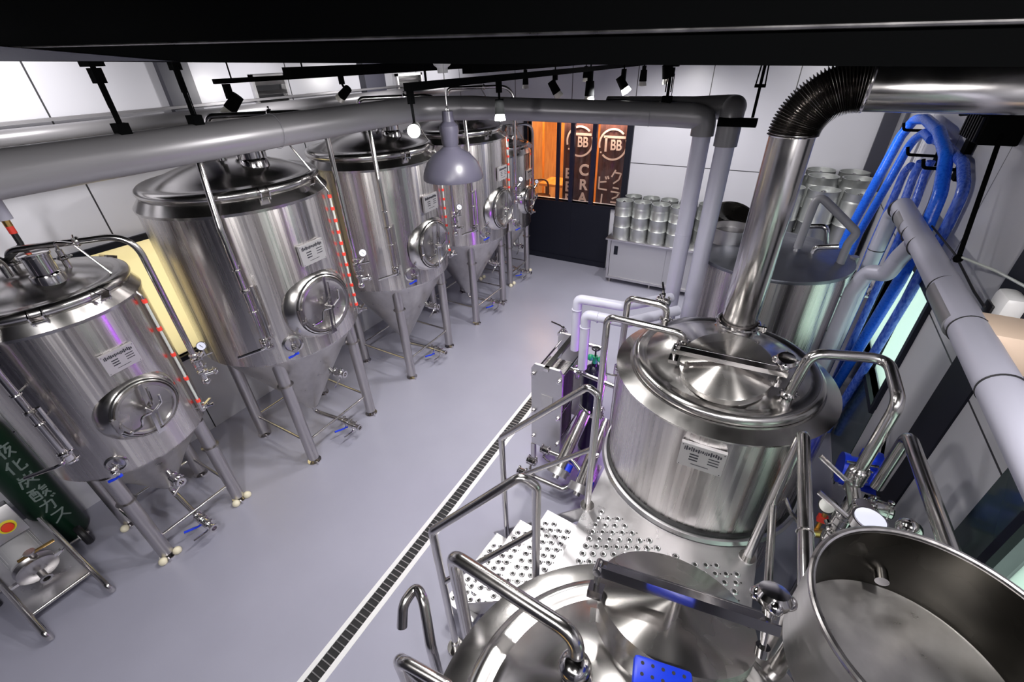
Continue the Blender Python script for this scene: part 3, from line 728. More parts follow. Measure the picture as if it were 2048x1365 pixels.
# ================================================================== brewhouse vessels
def tilted(nv):
    return Vector(nv).normalized()
def lid(parent, c, nrm, r, a, b, zneck):
    """manway neck, conical lid and clamp bar from point a to point b"""
    c = Vector(c); n = tilted(nrm)
    part('manway_neck', 'steel_dome', parent, lambda bm: add_lathe(bm, [(r * .97, -zneck), (r * .97, -.035), (r * 1.0, -.03), (r * 1.0, -.004)], c, n, seg=64))
    ld = part('manway_lid', 'steel_spun', parent, lambda bm: add_lathe(bm, [(r * 1.0, -.045), (r * 1.015, -.045), (r * 1.02, .0), (r * .98, .004), (r * .5, .030), (r * .10, .052), (0, .054)], c, n, seg=72), angle=20)
    a, b = Vector(a), Vector(b); d = (b - a).normalized(); L = (b - a).length
    up = d.cross(n.cross(d)).normalized(); up = (n - d * n.dot(d)).normalized(); side = d.cross(up)
    rot = Matrix((d, side, up)).transposed(); mid = (a + b) / 2
    def bar(bm):
        for s in (-1, 1): add_box(bm, mid + side * s * .018, (L, .006, .035), rot=rot)
        add_box(bm, mid + up * .015, (L * .9, .036, .004), rot=rot)
        add_cyl(bm, c + n * .045, mid + up * .0 + (c - mid).dot(d) * d, .022, seg=16)
    part('clamp_bar', 'steel_polished', ld, bar)
    part('hinge', 'steel_polished', ld, lambda bm: (add_cyl(bm, a + side * .03, a - side * .03, .014, seg=12), add_cyl(bm, a, a - up * .09, .010, seg=10), add_box(bm, a - up * .09, (.05, .05, .03), rot=rot)))
    def knob(bm):
        q = b - d * .03 + up * .02
        add_cyl(bm, q - up * .14, q + up * .02, .009, seg=10); add_cyl(bm, q - up * .13, q - up * .10, .02, seg=12)
        add_lathe(bm, [(0, .01), (.02, .012), (.025, .035), (.042, .05), (.05, .075), (.04, .09), (0, .094)], q, up, seg=24)
        for k in range(4):
            t_ = k * PI / 2; w_ = d * math.cos(t_) + side * math.sin(t_); add_sphere(bm, q + up * .065 + w_ * .04, .022, seg=12)
    part('star_knob', 'steel_polished', ld, knob)
    return ld
def vessel(name, label, c, r, z0, zt, rr, hd, legs=True, gasket=None, plain=False):
    X, Y = c; t = thing(name, label, 'vessel', (X, Y, 0))
    part('shell', 'steel_shell', t, lambda bm: add_lathe(bm, [(0, z0), (r - .04, z0), (r, z0 + .04), (r, zt - .03)], (X, Y, 0), seg=128))
    if plain:
        part('top_plate', 'steel_dull', t, lambda bm: add_lathe(bm, [(r + .006, zt - .03), (r + .010, zt - .012), (r + .006, zt), (r - .02, zt + .004), (r * .6, zt + hd * .5), (r * .2, zt + hd * .9), (0, zt + hd)], (X, Y, 0), seg=128))
        for sx in (-1, 1):
            for sy in (-1, 1): part('leg', 'steel_leg', t, lambda bm: add_cyl(bm, (X + sx * r * .68, Y + sy * r * .68, 0), (X + sx * r * .68, Y + sy * r * .68, z0 + .02), .045, seg=20))
        return t
    part('shoulder', 'steel_dome', t, lambda bm: add_lathe(bm, [(r - .003, zt - .04), (r + .018, zt - .03), (r + .02, zt - .018), (rr + .055, zt + .012), (rr + .04, zt + .012)], (X, Y, 0), seg=128), angle=20)
    rim = [(rr + .03, zt + .005), (rr + .042, zt + .02), (rr + .045, zt + .045), (rr + .03, zt + .065), (rr + .005, zt + .072), (rr - .02, zt + .066), (rr - .04, zt + .068)]
    dome = [(rr * q, zt + .068 + hd * (1 - q * q) - hd * (1 - .92 * .92)) for q in (.92, .85, .75, .65, .5, .35, .2, .1)] + [(0, zt + .068 + hd * (.92 * .92))]
    part('dome', 'steel_dome', t, lambda bm: add_lathe(bm, rim + dome, (X, Y, 0), seg=128), angle=60)
    if gasket:
        part('gasket', 'black_rubber', t, lambda bm: add_lathe(bm, [(r + .001, gasket - .016), (r + .018, gasket - .012), (r + .018, gasket + .010), (r + .001, gasket + .014)], (X, Y, 0), seg=128))
    if legs:
        for sx in (-1, 1):
            for sy in (-1, 1):
                lx, ly = X + sx * r * .68, Y + sy * r * .68
                part('leg', 'steel_leg', t, lambda bm: (add_cyl(bm, (lx, ly, .0), (lx, ly, z0 + .02), .045, seg=20), add_cyl(bm, (lx, ly, 0), (lx, ly, .015), .07, seg=20)))
    return t
K2 = vessel('brew_kettle', 'polished steel brew kettle with tilted manway lid and tall flue, right of centre', (.01, 2.546), .617, .35, 1.735, .50, .12, gasket=.945)
part('base_collar', 'steel_plate', K2, lambda bm: add_lathe(bm, [(.665, .905), (.652, .925), (.630, .930), (.618, .93)], (.01, 2.546, 0), seg=96))
lid(K2, (.026, 2.30, 1.925), (-.05, -.30, 1), .238, (-.25, 2.24, 1.985), (.31, 2.25, 2.0), .13)
nameplate(K2, (.01, 2.546, 1.555), R(-88), .617, .225, .165)
flue_base = V(.03, 2.87, 0)
part('flue_collar', 'steel_polished', K2, lambda bm: (add_lathe(bm, [(.19, 1.79), (.15, 1.83), (.125, 1.86), (.12, 1.90)], flue_base, seg=40), add_ring(bm, flue_base + V(0, 0, 1.905), (0, 0, 1), .125, .012, 40, 8), add_box(bm, flue_base + V(.14, -.03, 1.905), (.05, .02, .03)), add_cyl(bm, flue_base + V(.15, -.07, 1.905), flue_base + V(.15, .03, 1.905), .006, seg=8)))
# kettle pipes on its left
def up_over(parent, pts, r=.0235, rad=.06, name='pipe'):
    return part(name, 'steel_tube', parent, lambda bm: add_tube(bm, pts, r, rad, seg=16))
up_over(K2, [(-.73, 2.50, .45), (-.73, 2.50, 1.94), (-.24, 2.50, 1.94), (-.24, 2.50, 1.78)], name='spray_pipe')
up_over(K2, [(-.68, 2.78, .5), (-.68, 2.78, 1.96), (-.41, 2.78, 1.96), (-.41, 2.78, 1.76)], name='return_pipe')
part('clamp', 'steel_polished', K2, lambda bm: (clamp(bm, (-.24, 2.50, 1.86), (0, 0, 1), .024), clamp(bm, (-.24, 2.50, 1.89), (0, 0, 1), .022)))
part('clamp', 'steel_polished', K2, lambda bm: clamp(bm, (-.41, 2.78, 1.86), (0, 0, 1), .024))
bvalve(K2, (-.73, 2.50, 1.10), (0, 0, 1), .025, (-1, .4, .3)); bvalve(K2, (-.68, 2.78, 1.33), (0, 0, 1), .025, (-1, -.3, .1))
bvalve(K2, (-.47, 2.95, 1.90), (1, -.3, 0), .02, (-.3, 1, .2))
part('clamp', 'steel_polished', K2, lambda bm: clamp(bm, (-.73, 2.50, .62), (0, 0, 1), .024))
# kettle pipe on its right side, over to the valve bank
up_over(K2, [(.345, 2.27, 1.80), (.375, 2.27, 2.13), (.70, 2.40, 2.12), (.70, 2.04, 2.12), (.70, 2.04, 1.74)], .026, .07, 'transfer_pipe')
part('clamp', 'steel_polished', K2, lambda bm: (clamp(bm, (.348, 2.27, 1.86), (.1, 0, 1), .027), add_lathe(bm, [(.06, 1.775), (.035, 1.80), (.03, 1.84)], (.345, 2.27, 0), seg=20)))

K1 = vessel('mash_vessel', 'polished steel mash vessel with tilted lid in the foreground, cut by the bottom edge', (.06, .51), .625, .35, 1.60, .50, .17)
lid(K1, (.063, .925, 1.815), (-.01, .39, 1), .252, (-.19, .845, 1.955), (.335, .905, 1.99), .16)
up_over(K1, [(-.665, .69, .30), (-.69, .69, 1.86), (-.175, .64, 1.90), (-.165, .60, 1.76)], .026, {'d': .05, 2: .07}, 'spray_pipe')
part('clamp', 'steel_polished', K1, lambda bm: (clamp(bm, (-.165, .60, 1.775), (0, 0, 1), .028), add_lathe(bm, [(.10, 1.66), (.07, 1.69), (.052, 1.73), (.045, 1.77)], (-.165, .60, 0), seg=32)))
part('union', 'steel_polished', K1, lambda bm: add_sphere(bm, (-.165, .60, 1.80), .052, sz=.8, seg=28))
up_over(K1, [(-.70, .40, .6), (-.80, .42, 1.50), (-.50, .40, 1.52), (-.36, .10, 1.5)], .024, .06, 'return_pipe')
part('sight_glass', 'brass', K1, lambda bm: add_lathe(bm, [(.075, 1.72), (.075, 1.745), (.055, 1.75), (.05, 1.742), (0, 1.742)], (-.28, .33, 0), seg=28))
part('dome_bracket', 'steel_polished', K1, lambda bm: (add_box(bm, (-.16, .80, 1.70), (.05, .07, .05), rz=.3)))
# the open pot on the right
t = thing('open_steel_pot', 'deep open round steel pot with rolled rim in the lower right corner', 'pot', (.69, 1.02, 0))
k = 1.30; px_, py_ = .531 * k, .788 * k; zr_ = 3.4 - k; rp = .243 * k
part('pot_wall', 'steel_satin', t, lambda bm: add_lathe(bm, [(rp * .955, zr_ - .30), (rp * .97, zr_ - .28), (rp * .985, zr_ - .01), (rp * .955, zr_ - .01)], (px_, py_, 0), seg=128), angle=50)
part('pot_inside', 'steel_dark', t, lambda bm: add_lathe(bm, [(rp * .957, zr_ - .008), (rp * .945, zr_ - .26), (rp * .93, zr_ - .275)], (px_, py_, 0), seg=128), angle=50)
part('pot_floor', 'steel_cone', t, lambda bm: add_lathe(bm, [(rp * .932, zr_ - .276), (.06, zr_ - .285), (0, zr_ - .287)], (px_, py_, 0), seg=96))
part('rim', 'steel_leg', t, lambda bm: add_ring(bm, (px_, py_, zr_ - .005), (0, 0, 1), rp * .972, .0105, 128, 10))
part('spout', 'steel_polished', t, lambda bm: (add_cyl(bm, (px_ - rp * .15, py_ + rp * .80, zr_ - .20), (px_ - rp * .15, py_ + rp * .93, zr_ - .20), .02, seg=16)))
part('outlet_cone', 'steel_satin', t, lambda bm: add_lathe(bm, [(rp * .96, zr_ - .27), (.05, zr_ - .62), (.05, .95)], (px_, py_, 0), seg=64))
for a in (45, 165, 285):
    part('leg', 'steel_leg', t, lambda bm: add_cyl(bm, (px_ + rp * .9 * math.cos(R(a)), py_ + rp * .9 * math.sin(R(a)), 0), (px_ + rp * .9 * math.cos(R(a)), py_ + rp * .9 * math.sin(R(a)), zr_ - .29), .022, seg=14))
# second pipe feeding the pot, and the valve bank between
t = thing('valve_bank', 'cluster of steel butterfly valves and bent pipes between kettle and open pot', 'valves', (.71, 1.95, 0))
up_over(t, [(.88, 2.28, 1.42), (.89, 2.30, 1.78), (.90, 1.52, 1.84), (.90, 1.44, 1.3)], .032, .05)
part('pipe', 'steel_tube', t, lambda bm: (add_cyl(bm, (.70, 2.04, 1.56), (.70, 2.04, 1.74), .026, seg=16), add_cyl(bm, (.70, 2.04, 1.60), (.71, 1.83, 1.60), .03, seg=16), add_cyl(bm, (.705, 1.94, 1.60), (.705, 1.94, .0), .026, seg=16)))
bvalve(t, (.70, 2.04, 1.66), (0, 0, 1), .028, (-1, .35, .5), hl=.17); bvalve(t, (.71, 1.84, 1.63), (0, 0, 1), .028, (-1, .35, .4), hl=.17)
bvalve(t, (.705, 1.94, 1.45), (0, 0, 1), .028, (1, -.5, 0)); bvalve(t, (.80, 1.93, 1.60), (1, 0, 0), .026, (0, -1, -.3)); bvalve(t, (.705, 1.94, 1.32), (0, 0, 1), .028, (1, .3, 0))
t = thing('blue_pump', 'blue pump head behind the steel valve cluster by the right wall', 'pump', (.80, 2.45, 1.3))
part('pump_body', 'blue_plastic', t, lambda bm: (add_cyl(bm, (.76, 2.42, 1.36), (.94, 2.46, 1.36), .075, seg=24), add_cyl(bm, (.74, 2.42, 1.36), (.77, 2.42, 1.36), .09, seg=24), add_box(bm, (.86, 2.44, 1.46), (.10, .09, .07), bevel=.01)))
part('bracket', 'steel_polished', t, lambda bm: (add_box(bm, (.86, 2.44, 1.27), (.2, .14, .012)), add_cyl(bm, (.86, 2.44, 0), (.86, 2.44, 1.27), .02, seg=10), add_tube(bm, [(.74, 2.36, 1.46), (.92, 2.36, 1.50)], .008, 0, seg=8)))
t = thing('float_gauge', 'round lilac dial gauge just behind the rim of the open pot', 'gauge', (.67, 1.63, 1.75))
part('housing', 'steel_polished', t, lambda bm: (add_cyl(bm, (.67, 1.63, 1.77), (.67, 1.63, 1.81), .062, seg=28), add_cyl(bm, (.67, 1.63, 0), (.67, 1.63, 1.77), .018, seg=12)))
part('dial', 'gauge_face', t, lambda bm: add_cyl(bm, (.67, 1.63, 1.811), (.67, 1.63, 1.814), .053, seg=28))
t = thing('ball_float', 'shiny round steel cap beside the lilac dial gauge', 'valve', (.83, 1.72, 1.7))
part('cap', 'steel_polished', t, lambda bm: (add_sphere(bm, (.83, 1.72, 1.74), .045, seg=20), add_cyl(bm, (.83, 1.72, 0), (.83, 1.72, 1.73), .02, seg=12)))
# lower gauge by the kettle
GX, GY = .69, 2.11
t = thing('pressure_gauge', 'black-rimmed pressure gauge on a brass and red fitting right of the deck', 'gauge', (GX, GY, 0))
part('case', 'black_rubber', t, lambda bm: add_cyl(bm, (GX - .015, GY - .02, 1.355), (GX, GY, 1.335), .044, seg=28))
part('dial', 'white_gauge_face', t, lambda bm: add_cyl(bm, (GX - .0175, GY - .0233, 1.3583), (GX - .0155, GY - .0207, 1.3557), .037, seg=28))
part('fitting', 'brass', t, lambda bm: (add_cyl(bm, (GX, GY, 1.31), (GX, GY, 1.14), .012, seg=10), add_cyl(bm, (GX - .05, GY - .04, 1.13), (GX + .05, GY, 1.13), .026, seg=14)))
part('tap', 'red_marker', t, lambda bm: add_box(bm, (GX, GY, 1.23), (.045, .03, .04)), 'red tap')
part('pipe', 'steel_tube', t, lambda bm: add_tube(bm, [(.50, 2.25, 1.20), (.56, 2.15, 1.15), (GX - .05, GY - .04, 1.13)], .012, .03, seg=10))
part('riser', 'steel_tube', t, lambda bm: add_cyl(bm, (GX + .05, GY, 0), (GX + .05, GY, 1.13), .014, seg=10))

K3 = vessel('hot_water_tank', 'wide steel hot water tank behind the kettle flue with hatch and bent grey pipe', (.14, 4.50), .650, .3, 1.83, .60, .10, plain=True)
part('hatch', 'steel_satin', K3, lambda bm: add_lathe(bm, [(.17, 1.82), (.17, 1.99), (.185, 1.995), (.185, 2.01), (.165, 2.01), (.16, 1.95), (0, 1.95)], (-.22, 4.52, 0), seg=48))
hl_ = V(-.25, 4.60, 2.10)
part('hatch_lid', 'steel_dark', K3, lambda bm: add_lathe(bm, [(.18, -.012), (.185, 0), (.17, .012), (0, .03)], hl_, (.1, .9, .75), seg=48))
part('hatch_bar', 'steel_polished', K3, lambda bm: (add_tube(bm, [(-.44, 4.48, 1.86), (-.44, 4.5, 2.16), (-.40, 4.52, 2.20)], .012, .03, seg=10), add_box(bm, (-.43, 4.44, 2.17), (.03, .07, .05)), add_box(bm, (-.42, 4.42, 1.98), (.05, .16, .03), rz=.4)))
part('grey_riser', 'pvc_dark', K3, lambda bm: add_tube(bm, [(.33, 4.40, 1.93), (.35, 4.42, 2.39), (.70, 4.40, 2.12), (.67, 4.40, 2.02), (.665, 4.40, 1.0)], .032, .05, seg=16), 'bent dark grey plastic pipe')
part('riser_ferrule', 'steel_polished', K3, lambda bm: (add_cyl(bm, (.33, 4.40, 1.80), (.33, 4.40, 1.95), .026, seg=16), clamp(bm, (.33, 4.40, 1.88), (0, 0, 1), .030), add_ring(bm, (.33, 4.40, 1.855), (0, 0, 1), .055, .004, 24, 6)))
part('vent_bend', 'steel_polished', K3, lambda bm: add_tube(bm, [(.35, 4.75, 1.80), (.35, 4.75, 2.02), (.52, 4.70, 2.06), (.56, 4.72, 1.9)], .022, .06, seg=12))
part('vent_bend', 'steel_polished', K3, lambda bm: (add_tube(bm, [(.46, 4.45, 1.80), (.46, 4.45, 1.94), (.62, 4.42, 1.98)], .022, .05, seg=12), clamp(bm, (.46, 4.45, 1.86), (0, 0, 1), .024)))
part('top_rail', 'steel_tube', K3, lambda bm: add_cyl(bm, (-.42, 4.9, 2.03), (.15, 4.75, 1.95), .018, seg=12))

# flue (part of the exhaust run): standing tube, corrugated elbow, horizontal duct
t = thing('exhaust_duct', 'shiny steel flue rising from the kettle through a corrugated elbow to a ceiling duct', 'duct', (.03, 2.87, 1.9))
part('flue_pipe', 'steel_tube', t, lambda bm: add_lathe(bm, [(.104, 1.90), (.104, 2.0), (.107, 2.005), (.107, 3.03)], flue_base, seg=64))
def corr(bm):
    c = V(.27, 2.86, 3.02); n = 150; path = []; rad = .24
    n = 400; rows = []; seg = 48
    for i in range(n + 1):
        a = i / n * R(90); p = V(c.x - rad * math.cos(a), 2.87 - .03 * (i / n), c.z + rad * math.sin(a) * .95)
        T = V(math.sin(a), 0, math.cos(a)); u = V(math.cos(a), 0, -math.sin(a)); v = V(0, 1, 0)
        rr = .109 + .007 * (1 if (i // 2) % 3 else -1)
        rr = .110 + .0095 * math.sin(i / n * 2 * PI * 36)
        rows.append([bm.verts.new(p + (u * math.cos(2 * PI * k / seg) + v * math.sin(2 * PI * k / seg)) * rr) for k in range(seg)])
    for p, q in zip(rows, rows[1:]):
        for k in range(seg): bm.faces.new((p[k], p[(k + 1) % seg], q[(k + 1) % seg], q[k]))
part('corrugated_elbow', 'steel_corrugated', t, corr, angle=80)
part('ceiling_duct', 'steel_tube', t, lambda bm: add_tube(bm, [(.265, 2.84, 3.248), (.60, 2.84, 3.248), (XR - .005, 2.84, 3.248)], .113, 0, seg=64))
part('joint_band', 'steel_polished', t, lambda bm: (add_ring(bm, (.275, 2.84, 3.248), (1, 0, 0), .114, .006, 48, 6), add_ring(bm, flue_base + V(0, 0, 3.02), (0, 0, 1), .108, .005, 48, 6)))

# ================================================================== deck, stair, rails
t = thing('work_platform', 'raised perforated steel work platform with steps between the two brewing vessels', 'platform', (-.05, 1.6, 0))
ZD = .90
def circ_pts(c, r, a0, a1, n=28): return [(c[0] + r * math.cos(R(a0 + (a1 - a0) * i / n)), c[1] + r * math.sin(R(a0 + (a1 - a0) * i / n))) for i in range(n + 1)]
r2_ = .655
aL = math.degrees(math.acos((-.535 - .01) / r2_)); aR = math.degrees(math.acos((.45 - .01) / r2_))
rk = .645
bL = math.degrees(math.acos(max(-1, (-.535 - .06) / rk))); bR = math.degrees(math.acos((.45 - .06) / rk))
poly = [(-.535, 2.546 - r2_ * math.sin(R(aL)))] + circ_pts((.01, 2.546), r2_, -aL, -aR)[1:] + [(.45, .51 + rk * math.sin(R(bR)))] + circ_pts((.06, .51), rk, bR, bL)[1:]
def deck(bm):
    add_prism(bm, poly, ZD - .006, ZD)
    add_box(bm, *mb((-.545, 1.0, ZD - .06), (-.535, 2.25, ZD + .001))); add_box(bm, *mb((.45, 1.1, ZD - .06), (.46, 2.1, ZD + .001)))
part('deck_plate', 'steel_plate', t, deck)
def dimples(bm, pts, z, hm):
    for i, (x, y) in enumerate(pts):
        rr = .0205
        add_lathe(bm, [(rr, z), (rr * .72, z + .005), (rr * .5, z + .004)], (x, y, 0), seg=12)
        r0 = rr * .5; vs = [bm.verts.new((x + r0 * math.cos(2 * PI * k / 12), y + r0 * math.sin(2 * PI * k / 12), z + .0035)) for k in range(12)]
        f = bm.faces.new(vs); f.material_index = 1
        if i % 2 == 0:
            xx, yy = x + .027, y + .013
            f = bm.faces.new([bm.verts.new((xx + .005 * math.cos(2 * PI * k / 8), yy + .005 * math.sin(2 * PI * k / 8), z + .001)) for k in range(8)]); f.material_index = 1
pts = []
for i in range(16):
    for j in range(18):
        x = -.44 + i * .054; y = 1.12 + j * .054 + (.027 if i % 2 else 0)
        if math.hypot(x - .01, y - 2.546) < .765 or math.hypot(x - .06, y - .51) < .70 or -.02 < x < .035 and y > 1.3 or x > .41: continue
        if y > 1.74 + abs(x) * .25 or (y < 1.22): continue
        pts.append((x, y))
def deckholes(bm): dimples(bm, pts, ZD, None)
dh = part('grip_holes', 'steel_plate', t, deckholes, mats=['steel_plate', 'dark_hole'])
for z, cx_, cy_, rz in ((.68, -.715, 1.50, R(4)), (.45, -.925, 1.48, R(3)), (.23, -1.12, 1.42, R(5))):
    M = Matrix.Translation((cx_, cy_, z)) @ Matrix.Rotation(-rz, 4, 'Z')
    def tread(bm):
        add_box(bm, (cx_, cy_, z - .003), (.25, .62, .006), rz=-rz); 
        for s in (-1, 1):
            p = M @ V(s * .125, 0, -.02); add_box(bm, p, (.005, .62, .04), rz=-rz)
    part('tread', 'steel_plate', t, tread)
    hp = []
    for i in range(4):
        for j in range(10):
            p = M @ V(-.085 + i * .052, -.26 + j * .052 + (.026 if i % 2 else 0), 0); hp.append((p.x, p.y))
    part('grip_holes', 'steel_plate', t, lambda bm: dimples(bm, hp, z, None), mats=['steel_plate', 'dark_hole'])
for y in (1.83, 1.16):
    part('stringer', 'steel_satin', t, lambda bm: add_box(bm, ((-.54 - 1.28) / 2, y - .05 * 0, .42), (math.hypot(.74, .80), .012, .09), rot=Matrix.Rotation(-math.atan2(.80, .74), 3, 'Y')))
for x, y in ((-.5, 1.9), (.42, 1.9), (-.5, 1.2), (.42, 1.2)):
    part('leg', 'steel_leg', t, lambda bm: add_cyl(bm, (x, y, 0), (x, y, ZD - .006), .024, seg=16))
part('handrail', 'steel_tube', t, lambda bm: (add_tube(bm, [(-.54, 1.825, ZD), (-.54, 1.825, 1.84), (-.60, 1.825, 1.88), (-1.165, 1.80, 1.25), (-1.165, 1.80, .15)], .021, {'d': .05, 1: .04, 2: .05}, seg=16), add_cyl(bm, (-.54, 1.825, 1.43), (-1.165, 1.80, .80), .016, seg=14), add_cyl(bm, (-.54, 1.825, ZD - .01), (-.54, 1.825, ZD + .008), .045, seg=20)), 'far stair handrail')
part('handrail', 'steel_tube', t, lambda bm: (add_tube(bm, [(-.64, 1.27, .72), (-.62, 1.24, 1.68), (-.69, 1.22, 1.74), (-1.105, .99, 1.32), (-1.105, .99, .08)], .023, {'d': .05, 1: .04, 2: .05}, seg=16), add_cyl(bm, (-.63, 1.26, 1.30), (-1.105, .99, .82), .017, seg=14), add_cyl(bm, (-1.105, .99, 0), (-1.105, .99, .10), .03, seg=16), add_cyl(bm, (-1.105, .99, 0), (-1.105, .99, .012), .06, seg=20)), 'near stair handrail')
part('handrail', 'steel_tube', t, lambda bm: (add_tube(bm, [(.41, 1.93, ZD), (.41, 1.93, 1.90), (.43, 1.02, 1.90), (.43, .99, .9)], .026, {'d': .035, 2: .06}, seg=16), add_tube(bm, [(.415, 1.93, 1.40), (.43, 1.01, 1.40)], .018, 0, seg=14), add_cyl(bm, (.41, 1.93, ZD), (.41, 1.93, ZD + .01), .045, seg=20), add_ring(bm, (.422, 1.36, 1.90), (0, 1, 0), .028, .003, 20, 6)), 'right guard rail')
# cane-shaped rail hook near the bottom edge
simple('hooked_rail_pipe', 'steel_tube', 'cane-shaped steel tube with a curled end standing left of the mash vessel', 'pipe', lambda bm: add_tube(bm, [(-1.105, .66, .93), (-1.13, .72, 1.03), (-1.12, .82, 1.05), (-1.04, .78, 1.05), (-.93, .67, .90), (-.86, .62, 0)], .027, {'d': .08}, seg=16))
simple('bent_rail_pipe', 'steel_tube', 'bent steel tube in the bottom left of the mash vessel, cut by the bottom edge', 'pipe', lambda bm: add_tube(bm, [(-.745, .36, 0), (-.75, .40, 1.58), (-.52, .42, 1.58), (-.44, .36, 1.50)], .022, .05, seg=16))
def pad_shape(bm):
    add_box(bm, (.075, .632, 1.925), (.16, .10, .03), rz=.2, bevel=.012)
    for i in range(5):
        for j in range(3):
            x, y = .075 + (-.056 + i * .028), .632 + (-.028 + j * .028); c_, s_ = math.cos(.2), math.sin(.2)
            X2, Y2 = .075 + c_ * (x - .075) - s_ * (y - .632), .632 + s_ * (x - .075) + c_ * (y - .632)
            f = bm.faces.new([bm.verts.new((X2 + .005 * math.cos(k * PI / 5), Y2 + .005 * math.sin(k * PI / 5), 1.9408)) for k in range(10)]); f.material_index = 1
simple('blue_pad', 'blue_plastic', 'bright blue perforated plastic pad lying on the near edge of the mash vessel lid', 'pad', pad_shape, mats=['blue_plastic', 'dark_hole'])
# ================================================================== plate heat exchanger
t = thing('plate_heat_exchanger', 'upright steel plate heat exchanger with bolted front plate beside the floor drain', 'heat exchanger', (-1.25, 3.0, 0))
def hxplate(bm, y, th, z0, z1):
    poly2 = [(-1.425, z0), (-1.13, z0), (-1.13, z1 - .05), (-1.16, z1), (-1.395, z1), (-1.425, z1 - .05)]
    a = [bm.verts.new((x, y, z)) for x, z in poly2]; b = [bm.verts.new((x, y + th, z)) for x, z in poly2]
    for i in range(6): bm.faces.new((a[i], a[(i + 1) % 6], b[(i + 1) % 6], b[i]))
    bm.faces.new(a); bm.faces.new(b[::-1])
part('front_plate', 'steel_satin', t, lambda bm: hxplate(bm, 2.74, .025, .22, 1.18))
part('back_plate', 'steel_satin', t, lambda bm: hxplate(bm, 3.30, .025, .22, 1.18))
part('plate_pack', 'steel_leg', t, lambda bm: [add_box(bm, (-1.278, 2.80 + i * .0125, .66), (.235 + (.01 if i % 2 else 0), .006, .80)) for i in range(22)] and None)
part('guide_bar', 'steel_polished', t, lambda bm: add_box(bm, (-1.278, 3.02, 1.165), (.045, .60, .03)))
part('guide_bar', 'steel_polished', t, lambda bm: add_box(bm, (-1.278, 3.02, .20), (.045, .60, .03)))
for x in (-1.40, -1.155):
    for z in (.34, .66, 1.08):
        part('tie_bolt', 'steel_polished', t, lambda bm: (add_cyl(bm, (x, 2.70, z), (x, 3.36, z), .009, seg=10), add_cyl(bm, (x, 2.715, z), (x, 2.738, z), .02, seg=6)))
part('label_plate', 'nameplate', t, lambda bm: add_box(bm, (-1.27, 2.737, .80), (.11, .004, .15)))
for x in (-1.36, -1.19):
    for z in (1.05, .35):
        part('port_stub', 'steel_polished', t, lambda bm: (add_cyl(bm, (x, 3.325, z), (x, 3.42, z), .028, seg=16), clamp(bm, (x, 3.40, z), (0, 1, 0), .028)))
for y in (2.752, 3.312):
    for x in (-1.41, -1.145):
        part('foot', 'steel_leg', t, lambda bm: (add_box(bm, (x, y, .11), (.04, .04, .22)), add_cyl(bm, (x, y, 0), (x, y, .012), .035, seg=14)))
bvalve(t, (-1.05, 2.92, 1.10), (1, .1, 0), .022, (0, -.4, .8)); bvalve(t, (-1.43, 3.40, 1.12), (0, 1, 0), .02, (-1, 0, .2))
part('pipe', 'steel_tube', t, lambda bm: (add_tube(bm, [(-1.13, 2.92, 1.10), (-.62, 2.84, 1.10)], .02, 0, seg=12), add_tube(bm, [(-1.19, 3.42, 1.05), (-1.0, 3.42, 1.05), (-.9, 3.2, .9), (-.9, 3.0, .3)], .02, .06, seg=12)))
bvalve(t, (-1.30, 2.50, .26), (1, 0, 0), .024, (.6, -.5, .3)); bvalve(t, (-1.22, 2.62, .33), (1, 0, .0), .024, (1, -.4, .2)); bvalve(t, (-1.36, 2.42, .16), (1, 0, 0), .024, (1, -.3, .1))
part('lower_pipe', 'steel_tube', t, lambda bm: (add_tube(bm, [(-1.34, 2.42, .16), (-.95, 2.42, .16), (-.8, 2.6, .2)], .024, .05, seg=14), add_tube(bm, [(-1.26, 2.62, .33), (-.95, 2.62, .33), (-.75, 2.5, .3)], .022, .05, seg=12)))
# pumps in front of the kettle: inclined steel cylinders
for (a, b, lb) in (((-1.03, 2.52, .30), (-.98, 2.95, .62), 'inclined steel pump barrel right of the heat exchanger, left of the pair'), ((-.80, 2.45, .28), (-.77, 2.92, .62), 'inclined steel pump barrel closest to the kettle, right of the pair')):
    a, b = Vector(a), Vector(b); d = (b - a).normalized()
    t = thing('transfer_pump', lb, 'pump', (a.x, a.y, 0), 'pump barrels under the stair rail')
    part('motor_barrel', 'steel_tube', t, lambda bm: (add_cyl(bm, a, b, .055, seg=24), add_cyl(bm, b, b + d * .03, .045, seg=20)))
    part('pump_head', 'steel_satin', t, lambda bm: (add_cyl(bm, a - d * .07, a, .095, seg=28), add_cyl(bm, a - d * .10, a - d * .07, .03, seg=14)))
    part('base', 'steel_leg', t, lambda bm: (add_box(bm, (a + b) / 2 - V(0, 0, .30), (.10, .30, .02)), add_box(bm, (a + b) / 2 - V(0, 0, .18), (.04, .2, .26))))
    part('shroud', 'blue_plastic', t, lambda bm: add_cyl(bm, a + d * .02 + V(.05, 0, -.05), a + d * .09 + V(.05, 0, -.05), .045, seg=18), 'blue plastic cover')
